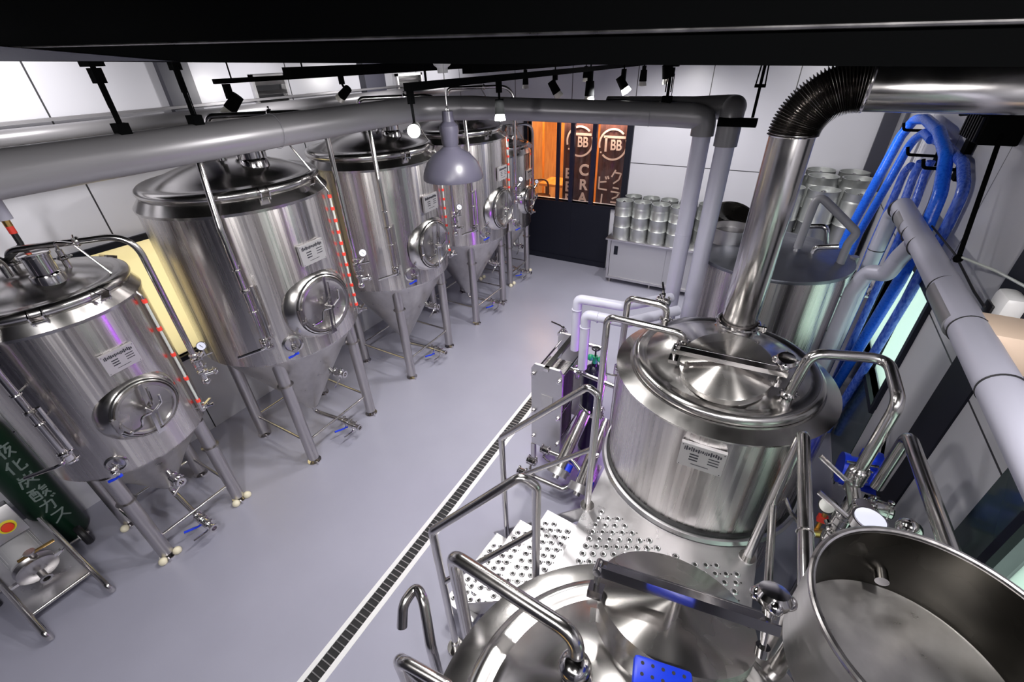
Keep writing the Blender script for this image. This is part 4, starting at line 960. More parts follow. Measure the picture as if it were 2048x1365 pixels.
# small black gas cylinder with green valve behind the heat exchanger
t = thing('gas_bottle', 'small black gas cylinder with green regulator between heat exchanger and kettle', 'gas cylinder', (-1.0, 3.17, 0))
part('bottle', 'black_cylinder', t, lambda bm: add_lathe(bm, [(0, 0), (.10, .005), (.108, .03), (.108, .88), (.10, .94), (.07, .99), (.03, 1.02), (.028, 1.05)], (-1.0, 3.17, 0), seg=40))
part('valve', 'green_valve', t, lambda bm: (add_cyl(bm, (-1.0, 3.17, 1.04), (-1.0, 3.17, 1.12), .025, seg=16), add_sphere(bm, (-1.04, 3.16, 1.10), .032, seg=14), add_sphere(bm, (-.94, 3.17, 1.10), .036, seg=14)), 'green regulator')
part('hand_wheel', 'black_rubber', t, lambda bm: (add_ring(bm, (-1.0, 3.17, 1.20), (0, 0, 1), .032, .007, 24, 8), add_cyl(bm, (-1.0, 3.17, 1.11), (-1.0, 3.17, 1.20), .008, seg=8), add_cyl(bm, (-1.032, 3.17, 1.20), (-.968, 3.17, 1.20), .004, seg=6)))
# pale grey plastic pipes rising from the exchanger
simple('plastic_pipe', 'pvc_grey', 'pale grey plastic pipe with elbow rising from the heat exchanger, nearer of the two', 'pipe', lambda bm: (add_tube(bm, [(-1.02, 2.90, 1.16), (-1.02, 2.90, 1.68), (-.70, 2.90, 1.69), (-.40, 3.26, 1.69)], .040, .05, seg=22), add_ring(bm, (-1.02, 2.90, 1.57), (0, 0, 1), .041, .005, 24, 6), add_ring(bm, (-.92, 2.90, 1.68), (1, 0, 0), .041, .005, 24, 6)), 'pale plastic pipes at the heat exchanger')
simple('plastic_pipe', 'pvc_grey', 'pale grey plastic pipe with elbow behind the nearer one, above the gas cylinder', 'pipe', lambda bm: (add_tube(bm, [(-1.18, 3.12, 1.17), (-1.18, 3.12, 1.68), (-.80, 3.14, 1.69), (-.50, 3.5, 1.67)], .040, .05, seg=22), add_ring(bm, (-1.18, 3.12, 1.58), (0, 0, 1), .041, .006, 24, 6)), 'pale plastic pipes at the heat exchanger')

# ================================================================== kegs
def keg(label, loc, grp, r=.138, h=.60):
    x, y, z = loc; t = thing('beer_keg', label, 'keg', loc, grp)
    def f(bm):
        add_lathe(bm, [(0, z + .03), (r * .8, z + .03), (r * .9, z), (r * .96, z), (r * .98, z + .05), (r * .985, z + .07), (r * .99, z + .08), (r, z + .10), (r * 1.0, z + h * .30), (r * 1.05, z + h * .315), (r, z + h * .33), (r, z + h * .60), (r * 1.05, z + h * .615), (r, z + h * .63), (r, z + h - .12), (r * .97, z + h - .095), (r * .9, z + h - .07), (r * .5, z + h - .052), (0, z + h - .05)], (x, y, 0), seg=40)
    part('body', 'keg_metal', t, f, angle=40)
    part('top_ring', 'keg_metal', t, lambda bm: add_lathe(bm, [(r * .97, z + h - .09), (r * .97, z + h - .01), (r * 1.0, z + h), (r * .93, z + h), (r * .92, z + h - .012), (r * .92, z + h - .085)], (x, y, 0), seg=40))
    part('valve', 'steel_polished', t, lambda bm: (add_cyl(bm, (x, y, z + h - .055), (x, y, z + h - .025), .028, seg=16), add_cyl(bm, (x, y, z + h - .03), (x, y, z + h - .018), .016, seg=12)))
    return t
def keg_row(first, specs):
    for lab, loc in specs:
        c = dup(first); c.location = loc; c['label'] = lab
t0 = keg('small silver keg at the left end of the front row on the steel cabinet', (-1.99, 7.10, .82), 'kegs on the steel cabinet')
keg_row(t0, [('small silver keg second from the left in the front row on the cabinet', (-1.70, 7.10, .82)), ('small silver keg third from the left in the front row on the cabinet', (-1.41, 7.09, .82)), ('small silver keg fourth from the left in the front row, partly behind the pale pipe', (-1.12, 7.08, .82)),
    ('small silver keg at the left end of the rear row on the cabinet', (-1.93, 7.40, .82)), ('small silver keg second from the left in the rear row on the cabinet', (-1.64, 7.40, .82)), ('small silver keg third from the left in the rear row on the cabinet', (-1.35, 7.40, .82)), ('small silver keg fourth from the left in the rear row, beside the pale pipe', (-1.06, 7.40, .82)),
    ('small silver keg in the rear row seen between the two pale vertical pipes', (-.77, 7.40, .82))])
# big kegs in the far right corner
specs = []
names = ['left', 'middle', 'right']
for j, y in enumerate((6.60, 7.02, 7.40)):
    for i, x in enumerate((.20, .57, .94)):
        specs.append(((x - .02 * j, y, .95 if j == 0 else 1.02), '%s keg of the %s row, upper layer of the far right corner stack' % (names[i], ('front', 'middle', 'back')[j])))
t0 = None
for (loc, lb) in specs:
    if loc[0] > 1.5: loc = loc
    if t0 is None: t0 = keg('large silver ' + lb, loc, 'kegs stacked in the far right corner', .175, 1.0)
    else:
        c = dup(t0); c.location = loc; c['label'] = 'large silver ' + lb
t = thing('keg_stand', 'low steel stand carrying the large kegs in the far right corner', 'stand', (.6, 7.0, 0))
part('shelf', 'cabinet_steel', t, lambda bm: (add_box(bm, *mb((.0, 6.40, .90), (1.14, 6.80, .95))), add_box(bm, *mb((.0, 6.82, .97), (1.14, 7.59, 1.02)))))
for x in (.03, 1.10):
    for y in (6.45, 7.5): part('leg', 'steel_leg', t, lambda bm: add_cyl(bm, (x, y, 0), (x, y, .91 if y < 7 else .98), .02, seg=12))
# steel cabinet
t = thing('steel_cabinet', 'low stainless steel cabinet with sliding door carrying a row of kegs', 'cabinet', (-1.5, 7.25, 0))
part('body', 'cabinet_steel', t, lambda bm: (add_box(bm, *mb((-2.14, 7.02, .10), (-.70, 7.55, .79)))))
part('worktop', 'steel_plate', t, lambda bm: add_box(bm, *mb((-2.19, 6.92, .79), (-.66, 7.57, .82)), bevel=.003))
part('sliding_door', 'cabinet_steel', t, lambda bm: (add_box(bm, *mb((-2.11, 6.995, .13), (-1.20, 7.015, .77)))))
part('handle_recess', 'near_black_panel', t, lambda bm: add_box(bm, *mb((-2.05, 6.990, .53), (-1.985, 6.996, .68))))
part('sliding_door', 'cabinet_steel', t, lambda bm: (add_box(bm, *mb((-1.24, 7.005, .13), (-.72, 7.018, .77)))))
part('door_frame', 'steel_satin', t, lambda bm: (add_box(bm, *mb((-2.15, 6.98, .09), (-.68, 7.02, .13))), add_box(bm, *mb((-2.15, 6.98, .13), (-2.115, 7.02, .79)))))
for x in (-2.10, -1.4, -.74):
    for y in (7.06, 7.50): part('foot', 'steel_leg', t, lambda bm: (add_cyl(bm, (x, y, 0), (x, y, .10), .018, seg=12), add_cyl(bm, (x, y, 0), (x, y, .02), .026, seg=12)))

# ================================================================== big insulated pipes overhead
t = thing('insulated_pipe', 'thick grey insulated pipe running overhead across the tanks and turning right', 'pipe', (-2.79, 1.5, 3.05))
pa = [(-2.79, -2.0, 3.05), (-2.79, 3.30, 3.05), (-2.30, 3.56, 3.04), (-.66, 3.98, 2.98)]
part('pipe_run', 'grey_insulation', t, lambda bm: add_tube(bm, pa, .098, {1: .75, 2: .6, 'd': .5}, seg=48, n=22, rfun=lambda i, n: .094 if i < n * .4 else .094 - .008 * (i - n * .4) / (n * .6)))
part('elbow', 'grey_insulation', t, lambda bm: add_tube(bm, [(-.82, 3.94, 2.985), (-.57, 4.0, 2.97), (-.57, 4.0, 2.84)], .086, .10, seg=40, n=12))
part('drop_pipe', 'pale_insulation', t, lambda bm: add_cyl(bm, (-.57, 4.0, .12), (-.57, 4.0, 2.90), .068, seg=36))
for z in (2.05, 1.2): part('tape_joint', 'pvc_grey', t, lambda bm: add_cyl(bm, (-.57, 4.0, z), (-.57, 4.0, z + .004), .0695, seg=36))
part('seam', 'pvc_dark', t, lambda bm: (add_ring(bm, (-2.79, 1.9, 3.05), (0, 1, 0), .1, .0015, 48, 6), add_ring(bm, (-.97, 3.90, 2.99), (1, .25, 0), .091, .002, 48, 6)))
t = thing('insulated_pipe', 'second grey insulated pipe behind the first, bending down beside the kettle flue', 'pipe', (-.4, 4.1, 0))
part('elbow', 'grey_insulation', t, lambda bm: add_tube(bm, [(-1.4, 4.13, 3.01), (-.70, 4.20, 3.01), (-.39, 4.15, 3.03), (-.385, 3.97, 3.03), (-.385, 3.97, 2.78)], .085, .09, seg=40, n=12))
part('drop_pipe', 'pale_insulation', t, lambda bm: add_cyl(bm, (-.385, 3.97, 1.5), (-.385, 3.97, 2.90), .070, seg=36))
part('drop_pipe_lower', 'pale_insulation', t, lambda bm: add_cyl(bm, (-.385, 3.97, .12), (-.385, 3.97, 1.5), .068, seg=36))
for o_ in (t,): pass
simple('wall_pipe', 'grey_insulation', 'long grey insulated pipe running under the ceiling along the left wall', 'pipe', lambda bm: (add_tube(bm, [(-4.50, -2.6, 3.03), (-4.50, 6.9, 3.03)], .060, 0, seg=32), add_box(bm, *mb((-4.72, -2.6, 3.10), (-4.66, 6.9, 3.12)))))
def hanger(label, x, y, z0, z1, pr, rz=0):
    t = thing('pipe_hanger', label, 'hanger', (x, y, z1), 'black pipe hangers under the ceiling')
    part('rod', 'black_paint', t, lambda bm: (add_cyl(bm, (x, y, z0), (x, y, z1), .011, seg=10), add_cyl(bm, (x + .03, y, z0), (x + .03, y, z1 - .1), .003, seg=6)))
    part('turnbuckle', 'black_paint', t, lambda bm: (add_box(bm, (x, y, z1 - .03), (.10, .06, .05)), add_box(bm, (x, y, z1 - .09), (.05, .04, .06)), add_cyl(bm, (x - .02, y, z1 - .22), (x - .02, y, z1 - .06), .005, seg=6), add_cyl(bm, (x + .02, y, z1 - .22), (x + .02, y, z1 - .06), .005, seg=6)))
    part('saddle', 'black_paint', t, lambda bm: (add_box(bm, (x, y, z0 + .0), (.07, .05, .05))))
hanger('black pipe hanger at the left, the one nearer the camera on the thick grey pipe', -2.79, 1.11, 3.16, 3.47, .102)
hanger('black pipe hanger at the left, second along the thick grey pipe', -2.79, 1.46, 3.16, 3.51, .102)
hanger('black pipe hanger holding the grey pipe left of its far elbow', -.86, 3.93, 3.09, 3.36, .092, R(76))
t = thing('pipe_hanger', 'black hanger with a slotted bracket at the right end of the grey pipes', 'hanger', (-.24, 3.95, 3.35), 'black pipe hangers under the ceiling')
part('rod', 'black_paint', t, lambda bm: add_cyl(bm, (-.24, 3.95, 2.98), (-.24, 3.95, 4.1), .010, seg=10))
part('turnbuckle', 'black_paint', t, lambda bm: (add_box(bm, (-.24, 3.95, 3.36), (.10, .03, .02)), add_cyl(bm, (-.27, 3.95, 3.18), (-.26, 3.95, 3.34), .005, seg=6), add_cyl(bm, (-.21, 3.95, 3.18), (-.22, 3.95, 3.34), .005, seg=6), add_box(bm, (-.24, 3.95, 3.18), (.07, .03, .02))))
part('slotted_bracket', 'black_paint', t, lambda bm: (add_box(bm, (-.33, 3.90, 2.975), (.26, .05, .012)), add_box(bm, (-.33, 3.87, 2.95), (.26, .006, .05)), add_box(bm, (-.33, 3.93, 2.95), (.26, .006, .05)), [add_cyl(bm, (-.42 + .06 * i, 3.865, 2.95), (-.42 + .06 * i, 3.862, 2.95), .008, seg=8) for i in range(4)]))

# ================================================================== right wall services
t = thing('insulated_wall_pipe', 'thick pale grey segmented pipe with black bands along the right wall', 'pipe', (.93, 3, 2.27))
part('pipe_run', 'pale_insulation', t, lambda bm: add_tube(bm, [(.955, 4.62, 2.30), (.945, -1.2, 2.26)], .072, 0, seg=40))
for y, w_ in ((4.62, .01), (4.40, .004), (3.95, .004), (3.70, .004), (3.0, .004), (2.52, .004), (2.03, .004)):
    part('black_band', 'black_rubber', t, lambda bm: add_ring(bm, (.95, y, 2.285), (0, 1, 0), .072, w_, 36, 6))
part('grey_sleeve', 'grey_insulation', t, lambda bm: add_cyl(bm, (.947, 2.98, 2.277), (.946, 2.58, 2.274), .0735, seg=36))
part('grey_sleeve', 'grey_insulation', t, lambda bm: add_cyl(bm, (.95, 4.36, 2.289), (.95, 4.10, 2.287), .0735, seg=36))
part('side_cable', 'black_rubber', t, lambda bm: add_tube(bm, [(1.03, 4.0, 2.34), (1.04, 3.4, 2.35), (1.03, 2.9, 2.33), (1.03, 2.72, 2.33)], .006, .3, seg=8))
part('hanger_rod', 'black_paint', t, lambda bm: (add_cyl(bm, (1.03, 3.30, 2.36), (1.06, 3.75, 3.0), .012, seg=10), add_cyl(bm, (1.06, 3.75, 3.0), (1.06, 3.75, ZC), .012, seg=10), add_sphere(bm, (1.03, 3.30, 2.36), .024, seg=10)))
t = thing('vertical_service_pipe', 'pale silver pipe with an S-bend going down beside the blue hoses', 'pipe', (.9, 4.4, 0))
part('s_bend', 'pale_insulation', t, lambda bm: add_tube(bm, [(.95, 3.86, 2.25), (.94, 4.0, 2.10), (.93, 4.08, 1.93), (.84, 4.2, 1.88), (.80, 4.22, 1.70), (.80, 4.25, .2)], .060, .08, seg=32, n=10))
for z in (1.62, 1.28, .95): part('black_band', 'black_rubber', t, lambda bm: add_ring(bm, (.80, 4.25, z), (0, 0, 1), .060, .004, 32, 6))
t = thing('vertical_service_pipe', 'straight silver pipe standing left of the S-bend pipe', 'pipe', (.9, 4.7, 0))
part('riser', 'pale_insulation', t, lambda bm: add_tube(bm, [(.96, 4.55, 2.30), (.93, 4.72, 2.22), (.93, 4.72, .1)], .058, .08, seg=32))
part('black_band', 'black_rubber', t, lambda bm: add_ring(bm, (.93, 4.72, 1.9), (0, 0, 1), .058, .004, 32, 6))
t = thing('vertical_service_pipe', 'thinner grey pipe standing between hot water tank and silver pipes', 'pipe', (.79, 4.6, 0))
part('riser', 'grey_insulation', t, lambda bm: add_cyl(bm, (.79, 4.62, .1), (.79, 4.62, 1.85), .035, seg=24))
# blue hoses
HG = 'blue hoses hung on the right wall'
def hose(label, pts, r, m='blue_hose'):
    simple('blue_hose', m, label, 'hose', lambda bm: add_tube(bm, pts, r, .16, seg=18, n=14), HG)
hose('thick bright blue hose looping highest over the wall hook and down to the left', [(.84, 5.95, .35), (.84, 5.9, 1.1), (.87, 5.92, 1.70), (.93, 5.88, 2.29), (.98, 5.95, 2.64), (1.03, 5.95, 2.79), (1.05, 5.6, 2.83), (1.05, 5.0, 2.81), (1.05, 4.51, 2.71), (1.05, 4.23, 2.5), (1.05, 4.18, 2.3), (1.05, 4.19, 1.86), (1.05, 4.34, 1.33), (1.05, 4.61, .4), (1.05, 4.62, .1)], .043)
hose('bright blue hose running parallel just below the highest one', [(.88, 5.55, .35), (.88, 5.5, 1.0), (.91, 5.62, 1.75), (.97, 5.57, 2.30), (1.03, 5.68, 2.64), (1.06, 5.48, 2.74), (1.07, 5.2, 2.72)], .036)
hose('blue braided hose in clear jacket, rightmost behind the pale wall pipe', [(1.11, 5.5, 2.70), (1.10, 4.87, 2.73), (1.11, 4.32, 2.70), (1.115, 4.06, 2.58), (1.115, 4.03, 2.35), (1.115, 4.06, 2.04), (1.11, 4.06, 1.8), (1.11, 4.19, 1.14), (1.11, 4.39, .35), (1.11, 4.4, .1)], .034, 'blue_hose_braid')
hose('blue braided hose ending high left of the pale wall pipe, left of three', [(1.02, 5.25, 2.50), (1.02, 5.4, 2.42), (1.02, 5.38, 2.25), (1.0, 5.30, 1.78), (1.0, 5.25, 1.21), (1.0, 5.2, .3)], .032, 'blue_hose_braid')
hose('blue braided hose ending high left of the pale wall pipe, middle of three', [(1.05, 5.12, 2.56), (1.05, 5.16, 2.45), (1.05, 5.10, 2.25), (1.03, 5.04, 1.6), (1.02, 5.0, .3)], .032, 'blue_hose_braid')
hose('blue braided hose ending high left of the pale wall pipe, right of three', [(1.07, 4.92, 2.60), (1.07, 4.94, 2.5), (1.07, 4.83, 2.3), (1.07, 4.80, 1.6), (1.07, 4.78, .3)], .030, 'blue_hose_braid')
for i, (y, z) in enumerate(((5.75, 2.72), (5.17, 2.60), (4.50, 2.62))):
    simple('hose_hook', 'black_paint', ('black wall hook under the highest blue hose', 'black wall hook among the short braided hoses', 'black wall hook at the right of the blue hoses')[i], 'hook', lambda bm: (add_box(bm, (XR - .01, y, z), (.02, .10, .14)), add_tube(bm, [(XR, y, z), (.95, y, z), (.93, y, z + .06)], .012, .03, seg=10)), 'black hose hooks on the right wall')
# tangle of small fittings between the hoses and the hot water tank
t = thing('fitting_rack', 'wall rack crowded with small steel fittings between the blue hoses', 'rack', (.9, 5.4, 1.2))
part('shelf', 'steel_polished', t, lambda bm: (add_box(bm, (.98, 5.35, 1.30), (.34, .5, .015))))
for i in range(14):
    x = .84 + .3 * random.random(); y = 5.15 + .42 * random.random(); a = random.random() * 6.28
    part('fitting', 'steel_polished', t, lambda bm: (add_cyl(bm, (x, y, 1.31), (x + .06 * math.cos(a), y + .06 * math.sin(a), 1.31 + .12 * random.random() + .03), .014, seg=10), clamp(bm, (x, y, 1.33), (math.cos(a), math.sin(a), .4), .018)))
part('support', 'black_paint', t, lambda bm: add_cyl(bm, (1.10, 5.35, 0), (1.10, 5.35, 1.3), .015, seg=8))
# wall fan / heater in the upper right
t = thing('wall_heater', 'black finned unit heater under the silver duct high on the right wall', 'heater', (1.05, 4.2, 2.95))
part('casing', 'black_paint', t, lambda bm: (add_box(bm, (1.06, 3.92, 2.97), (.18, .42, .15), bevel=.01)))
for i in range(7):
    part('fin', 'near_black_panel', t, lambda bm: add_box(bm, (.965, 3.76 + i * .05, 2.97), (.02, .008, .13), rz=.4))
part('bracket', 'black_paint', t, lambda bm: (add_box(bm, (1.13, 4.3, 2.94), (.03, .4, .03)), add_box(bm, (1.13, 4.45, 2.82), (.04, .10, .16)), add_tube(bm, [(1.12, 4.45, 2.95), (1.09, 4.55, 2.98), (1.09, 4.8, 2.95), (1.14, 5.0, 2.95)], .014, .06, seg=8)))
simple('power_cable', 'clear_hose', 'thin pale cable hanging along the right wall past the grey pipe', 'cable', lambda bm: add_tube(bm, [(1.03, 3.32, 2.37), (1.12, 3.05, 2.40), (1.14, 2.7, 2.45), (1.14, 2.3, 2.5), (1.14, 1.6, 2.6)], .007, .3, seg=8))
# shelf with cardboard box and white device at right edge
t = thing('wall_device', 'white rounded wall device with a dark display behind the cardboard box', 'device', (1.1, 2.78, 2.25))
part('housing', 'white_plastic', t, lambda bm: add_box(bm, (1.11, 2.74, 2.30), (.09, .16, .22), bevel=.03))
part('display', 'screen_black', t, lambda bm: add_box(bm, (1.06, 2.76, 2.29), (.012, .09, .10), bevel=.004))
simple('cardboard_box', 'cardboard', 'pale cardboard box on a bracket at the right edge, upper right wall', 'box', lambda bm: add_box(bm, (1.07, 2.50, 2.26), (.16, .23, .17), bevel=.003))
simple('wall_bracket', 'black_paint', 'black bracket shelf under the cardboard box at the right edge', 'bracket', lambda bm: (add_box(bm, (1.07, 2.55, 2.16), (.18, .5, .012)), add_box(bm, (1.145, 2.55, 2.08), (.012, .04, .16))))
simple('door_closer_rail', 'black_paint', 'black sloping rail on the lower right wall beside the window', 'rail', lambda bm: (add_tube(bm, [(1.13, 3.55, 1.35), (1.13, 3.1, 1.0), (1.13, 2.9, .5)], .010, .02, seg=8),))

# ================================================================== green CO2 cylinder and pump cart, lower left
CX, CY, CR = -4.60, .10, .135
t = thing('co2_cylinder', 'tall dark green gas cylinder with white Japanese lettering beside the nearest tank', 'gas cylinder', (CX, CY, 0))
part('bottle', 'green_cylinder', t, lambda bm: add_lathe(bm, [(0, .0), (CR * .85, .005), (CR, .05), (CR, 1.12), (CR * .96, 1.20), (CR * .75, 1.30), (CR * .4, 1.37), (.035, 1.40), (.035, 1.46)], (CX, CY, 0), seg=56))
part('valve_cap', 'steel_satin', t, lambda bm: (add_cyl(bm, (CX, CY, 1.45), (CX, CY, 1.56), .045, seg=20),))
# lettering wrapped on the bottle (液化炭酸ガス drawn stroke by stroke)
def cyl_strokes(bm, strokes, zc, size, a0):
    for (x0, z0, x1, z1) in strokes:
        n = max(2, int(math.hypot(x1 - x0, z1 - z0) * 10))
        pts = []
        for i in range(n + 1):
            s = i / n; x = (x0 + (x1 - x0) * s) * size; z = zc + (z0 + (z1 - z0) * s) * size; a = a0 + x / CR
            pts.append((CX + (CR + .001) * math.cos(a), CY + (CR + .001) * math.sin(a), z))
        add_tube(bm, pts, size * .055, 0, seg=6)
GA = [(-.45, .2, .15, .25), (.15, .25, .1, -.35), (.1, -.35, -.02, -.4), (-.1, .5, -.15, .1), (-.15, .1, -.4, -.4), (.25, .5, .32, .35), (.4, .5, .47, .38)]
SU = [(-.35, .35, .3, .38), (.3, .38, .05, 0), (.05, 0, -.4, -.4), (.08, -.02, .4, -.4)]
TAN = [(-.3, .45, -.3, .25), (0, .5, 0, .25), (.3, .45, .3, .25), (-.3, .25, .3, .25), (-.4, .12, .35, .12), (-.35, .12, -.45, -.4), (0, .05, -.25, -.4), (0, 0, .35, -.4), (-.22, -.05, -.16, -.15), (.22, 0, .12, -.15)]
SAN = [(-.45, .4, -.05, .4), (-.42, .2, -.08, .2), (-.42, .2, -.42, -.4), (-.08, .2, -.08, -.4), (-.42, -.4, -.08, -.4), (-.3, .4, -.3, 0), (-.2, .4, -.2, 0), (-.42, -.15, -.08, -.15), (.2, .5, .05, .25), (.05, .25, .4, .25), (.1, .12, .4, .1), (.15, 0, .05, -.2), (.2, -.05, .4, -.4), (.35, -.05, .05, -.4)]
KA = [(-.15, .5, -.4, .05), (-.28, .25, -.28, -.4), (.05, .45, .05, -.35), (.05, -.35, .4, -.35), (.4, -.35, .4, -.2), (.35, .3, .05, .1)]
HY = [(-.42, .4, -.33, .3), (-.45, .15, -.35, .05), (-.45, -.35, -.3, -.1), (-.2, .35, .45, .35), (.1, .5, .1, .35), (-.05, .25, -.2, -.05), (-.1, .1, -.1, -.4), (.2, .3, .05, -.1), (.15, .12, .4, .12), (.4, .12, .05, -.4), (.2, -.1, .42, -.4)]
def letters(bm):
    a0 = R(8)
    for ch, z, s in ((HY, 1.04, .13), (KA, .89, .13), (TAN, .74, .13), (SAN, .59, .13), (GA, .45, .13), (SU, .31, .13)): cyl_strokes(bm, ch, z, s, a0)
part('lettering', 'paint_lettering', t, letters)
t = thing('pump_cart', 'wheeled steel pump cart with control box and red stop button, lower left', 'cart', (-4.2, -.17, 0))
def side_rail(y):
    return part('side_rail', 'steel_tube', t, lambda bm: add_tube(bm, [(-3.80, y, .018), (-3.64, y, .03), (-3.66, y, .09), (-3.86, y, .15), (-4.62, y, .40), (-4.80 + .1, y, .95)], .019, {'d': .04, 4: .1}, seg=14))
side_rail(.02); side_rail(-.36)
for y in (.02, -.36):
    part('rubber_foot', 'black_rubber', t, lambda bm: (add_tube(bm, [(-3.66, y, .07), (-3.70, y, .022), (-3.82, y, .022), (-3.95, y, .13)], .014, .03, seg=10)))
part('base_plate', 'steel_plate', t, lambda bm: add_box(bm, (-4.22, -.17, .245), (.78, .36, .006), rot=Matrix.Rotation(R(18), 3, 'Y')))
part('cross_tube', 'steel_tube', t, lambda bm: (add_cyl(bm, (-3.87, -.36, .125), (-3.87, .02, .125), .012, seg=12), add_cyl(bm, (-4.68, -.36, .85), (-4.68, .02, .85), .014, seg=12)))
ax = V(1, .0, -.28).normalized(); pc = V(-3.98, -.17, .36)
part('motor', 'motor_white', t, lambda bm: (add_lathe(bm, [(0, -.40), (.08, -.40), (.10, -.38), (.105, -.36), (.105, -.08), (.09, -.06), (0, -.06)], pc, ax, seg=48), [add_box(bm, pc - ax * .22 + V(0, .07 * math.cos(a_), .07 * math.sin(a_)) * 1.48, (.24, .006, .006), rot=Matrix.Rotation(R(15.6), 3, 'Y')) for a_ in [i * PI / 10 for i in range(20)]]), 'white pump motor')
part('pump_head', 'steel_leg', t, lambda bm: (add_lathe(bm, [(0, -.06), (.09, -.06), (.115, -.05), (.118, -.035), (.105, -.02), (.10, .0), (.115, .005), (.118, .022), (.105, .03), (.05, .035), (.035, .04), (.022, .045), (.022, .11), (.036, .115), (.036, .127), (.022, .127), (.02, .06)], pc, ax, seg=56), add_cyl(bm, pc + V(.0, .03, .09), pc + V(.02, .03, .17), .020, seg=14), add_cyl(bm, pc + V(.02, .03, .165), pc + V(.02, .03, .175), .033, seg=18)))
part('clamp_wing', 'steel_polished', t, lambda bm: (add_box(bm, pc + V(.02, .12, .03), (.03, .06, .02)), add_box(bm, pc + V(.0, -.13, -.02), (.03, .06, .02)), add_cyl(bm, pc + V(.02, .10, .0), pc + V(.02, .17, .03), .006, seg=8)))
part('lever', 'brass', t, lambda bm: add_tube(bm, [pc + V(.0, -.04, .14), pc + V(.02, .06, .15), pc + V(.03, .16, .15)], .011, .02, seg=8))
cb = part('control_box', 'steel_satin', t, lambda bm: add_box(bm, (-4.28, -.19, .65), (.16, .28, .24), rot=Matrix.Rotation(R(-20), 3, 'Y'), bevel=.006))
bn = V(math.cos(R(20)), 0, math.sin(R(20))); bp_ = V(-4.28, -.17, .65) + bn * .082
part('stop_button', 'stop_red', cb, lambda bm: add_lathe(bm, [(.0, .045), (.03, .043), (.034, .03), (.025, .02), (.018, .0)], bp_ + V(0, .04, -.03), bn, seg=28), 'red emergency stop button')
part('button_collar', 'stop_yellow', cb, lambda bm: add_lathe(bm, [(.05, .0), (.05, .008), (.03, .010)], bp_ + V(0, .04, -.03), bn, seg=28), 'yellow collar')
part('selector_knob', 'black_rubber', cb, lambda bm: add_lathe(bm, [(.02, .0), (.02, .02), (.0, .022)], bp_ + V(0, -.06, -.05), bn, seg=20))
for y in (.13, -.46):
    wh = part('wheel', 'black_rubber', t, lambda bm: (add_lathe(bm, [(.05, -.025), (.085, -.025), (.095, -.01), (.095, .01), (.085, .025), (.05, .025)], (-4.35, y, .095), (0, 1, 0), seg=36),))
    part('hub', 'white_plastic', wh, lambda bm: add_cyl(bm, (-4.35, y - .03, .095), (-4.35, y + .03, .095), .022, seg=16))
part('axle', 'steel_leg', t, lambda bm: add_cyl(bm, (-4.35, -.5, .095), (-4.35, .17, .095), .010, seg=10))
# insulated white drop pipe with coloured fitting over the nearest tank
for (x, y, lb) in ((-3.97, .78, 'pale insulated drop pipe with yellow and red fitting above the nearest tank'), (-4.08, .60, 'second pale insulated drop pipe, left of the one with the red fitting')):
    t = thing('drop_pipe', lb, 'pipe', (x, y, 2.5), 'pale drop pipes above the nearest tank')
    part('sleeve', 'pvc_grey', t, lambda bm: add_cyl(bm, (x, y, 2.66), (x, y, 3.02), .040, seg=28))
    part('connector', 'brass', t, lambda bm: add_cyl(bm, (x, y, 2.62), (x, y, 2.665), .020, seg=16))
    part('quick_coupling', 'red_marker', t, lambda bm: (add_cyl(bm, (x, y, 2.575), (x, y, 2.62), .019, seg=16)), 'red coupling')
    part('hose_tail', 'black_rubber', t, lambda bm: add_tube(bm, [(x, y, 2.575), (x, y, 2.50), (-3.92 + .02, .66, 2.45)], .016, .02, seg=10))
# louvred grilles on the left wall
for (y0, y1, z0, z1, lb) in ((3.14, 3.54, 2.92, 3.32, 'square louvred ventilation grille high on the left wall'), (5.24, 5.77, 2.85, 3.25, 'dark louvred ventilation grille further along the left wall')):
    t = thing('vent_grille', lb, 'vent', (XL, (y0 + y1) / 2, z0), 'grilles on the left wall')
    part('frame', 'steel_satin', t, lambda bm: [add_box(bm, *mb(a, b)) for a, b in (((XL, y0, z0), (XL + .04, y0 + .03, z1)), ((XL, y1 - .03, z0), (XL + .04, y1, z1)), ((XL, y0, z1 - .03), (XL + .04, y1, z1)), ((XL, y0, z0), (XL + .04, y1, z0 + .03)))] and None)
    part('backing', 'screen_black', t, lambda bm: add_box(bm, *mb((XL, y0 + .03, z0 + .03), (XL + .004, y1 - .03, z1 - .03))))
    part('louvres', 'steel_satin', t, lambda bm: [add_box(bm, (XL + .022, (y0 + y1) / 2, z0 + .07 + i * .085), (.05, y1 - y0 - .06, .006), rot=Matrix.Rotation(R(40), 3, 'Y')) for i in range(int((z1 - z0 - .06) / .085) + 1)] and None)

# ================================================================== lamps and tracks
t = thing('pendant_lamp', 'grey enamel pendant lamp with dome shade hanging in front of the tank row', 'lamp', (-2.26, 3.0, 3.1))
LX, LY = -2.26, 3.0
part('shade', 'lamp_enamel', t, lambda bm: add_lathe(bm, [(.045, 2.86), (.05, 2.83), (.09, 2.80), (.15, 2.765), (.20, 2.71), (.232, 2.64), (.240, 2.60), (.238, 2.585), (.230, 2.60), (.195, 2.70), (.14, 2.755), (.05, 2.80)], (LX, LY, 0), seg=72), angle=50)
part('socket', 'lamp_enamel', t, lambda bm: add_lathe(bm, [(0, 3.07), (.04, 3.07), (.045, 3.0), (.072, 2.97), (.075, 2.93), (.066, 2.90), (.066, 2.85), (.055, 2.82), (0, 2.82)], (LX, LY, 0), seg=40))
part('hanging_loop', 'steel_satin', t, lambda bm: (add_ring(bm, (LX, LY, 3.08), (1, .3, 0), .022, .005, 20, 6), add_cyl(bm, (LX, LY, 3.10), (LX, LY, ZC), .004, seg=6)))
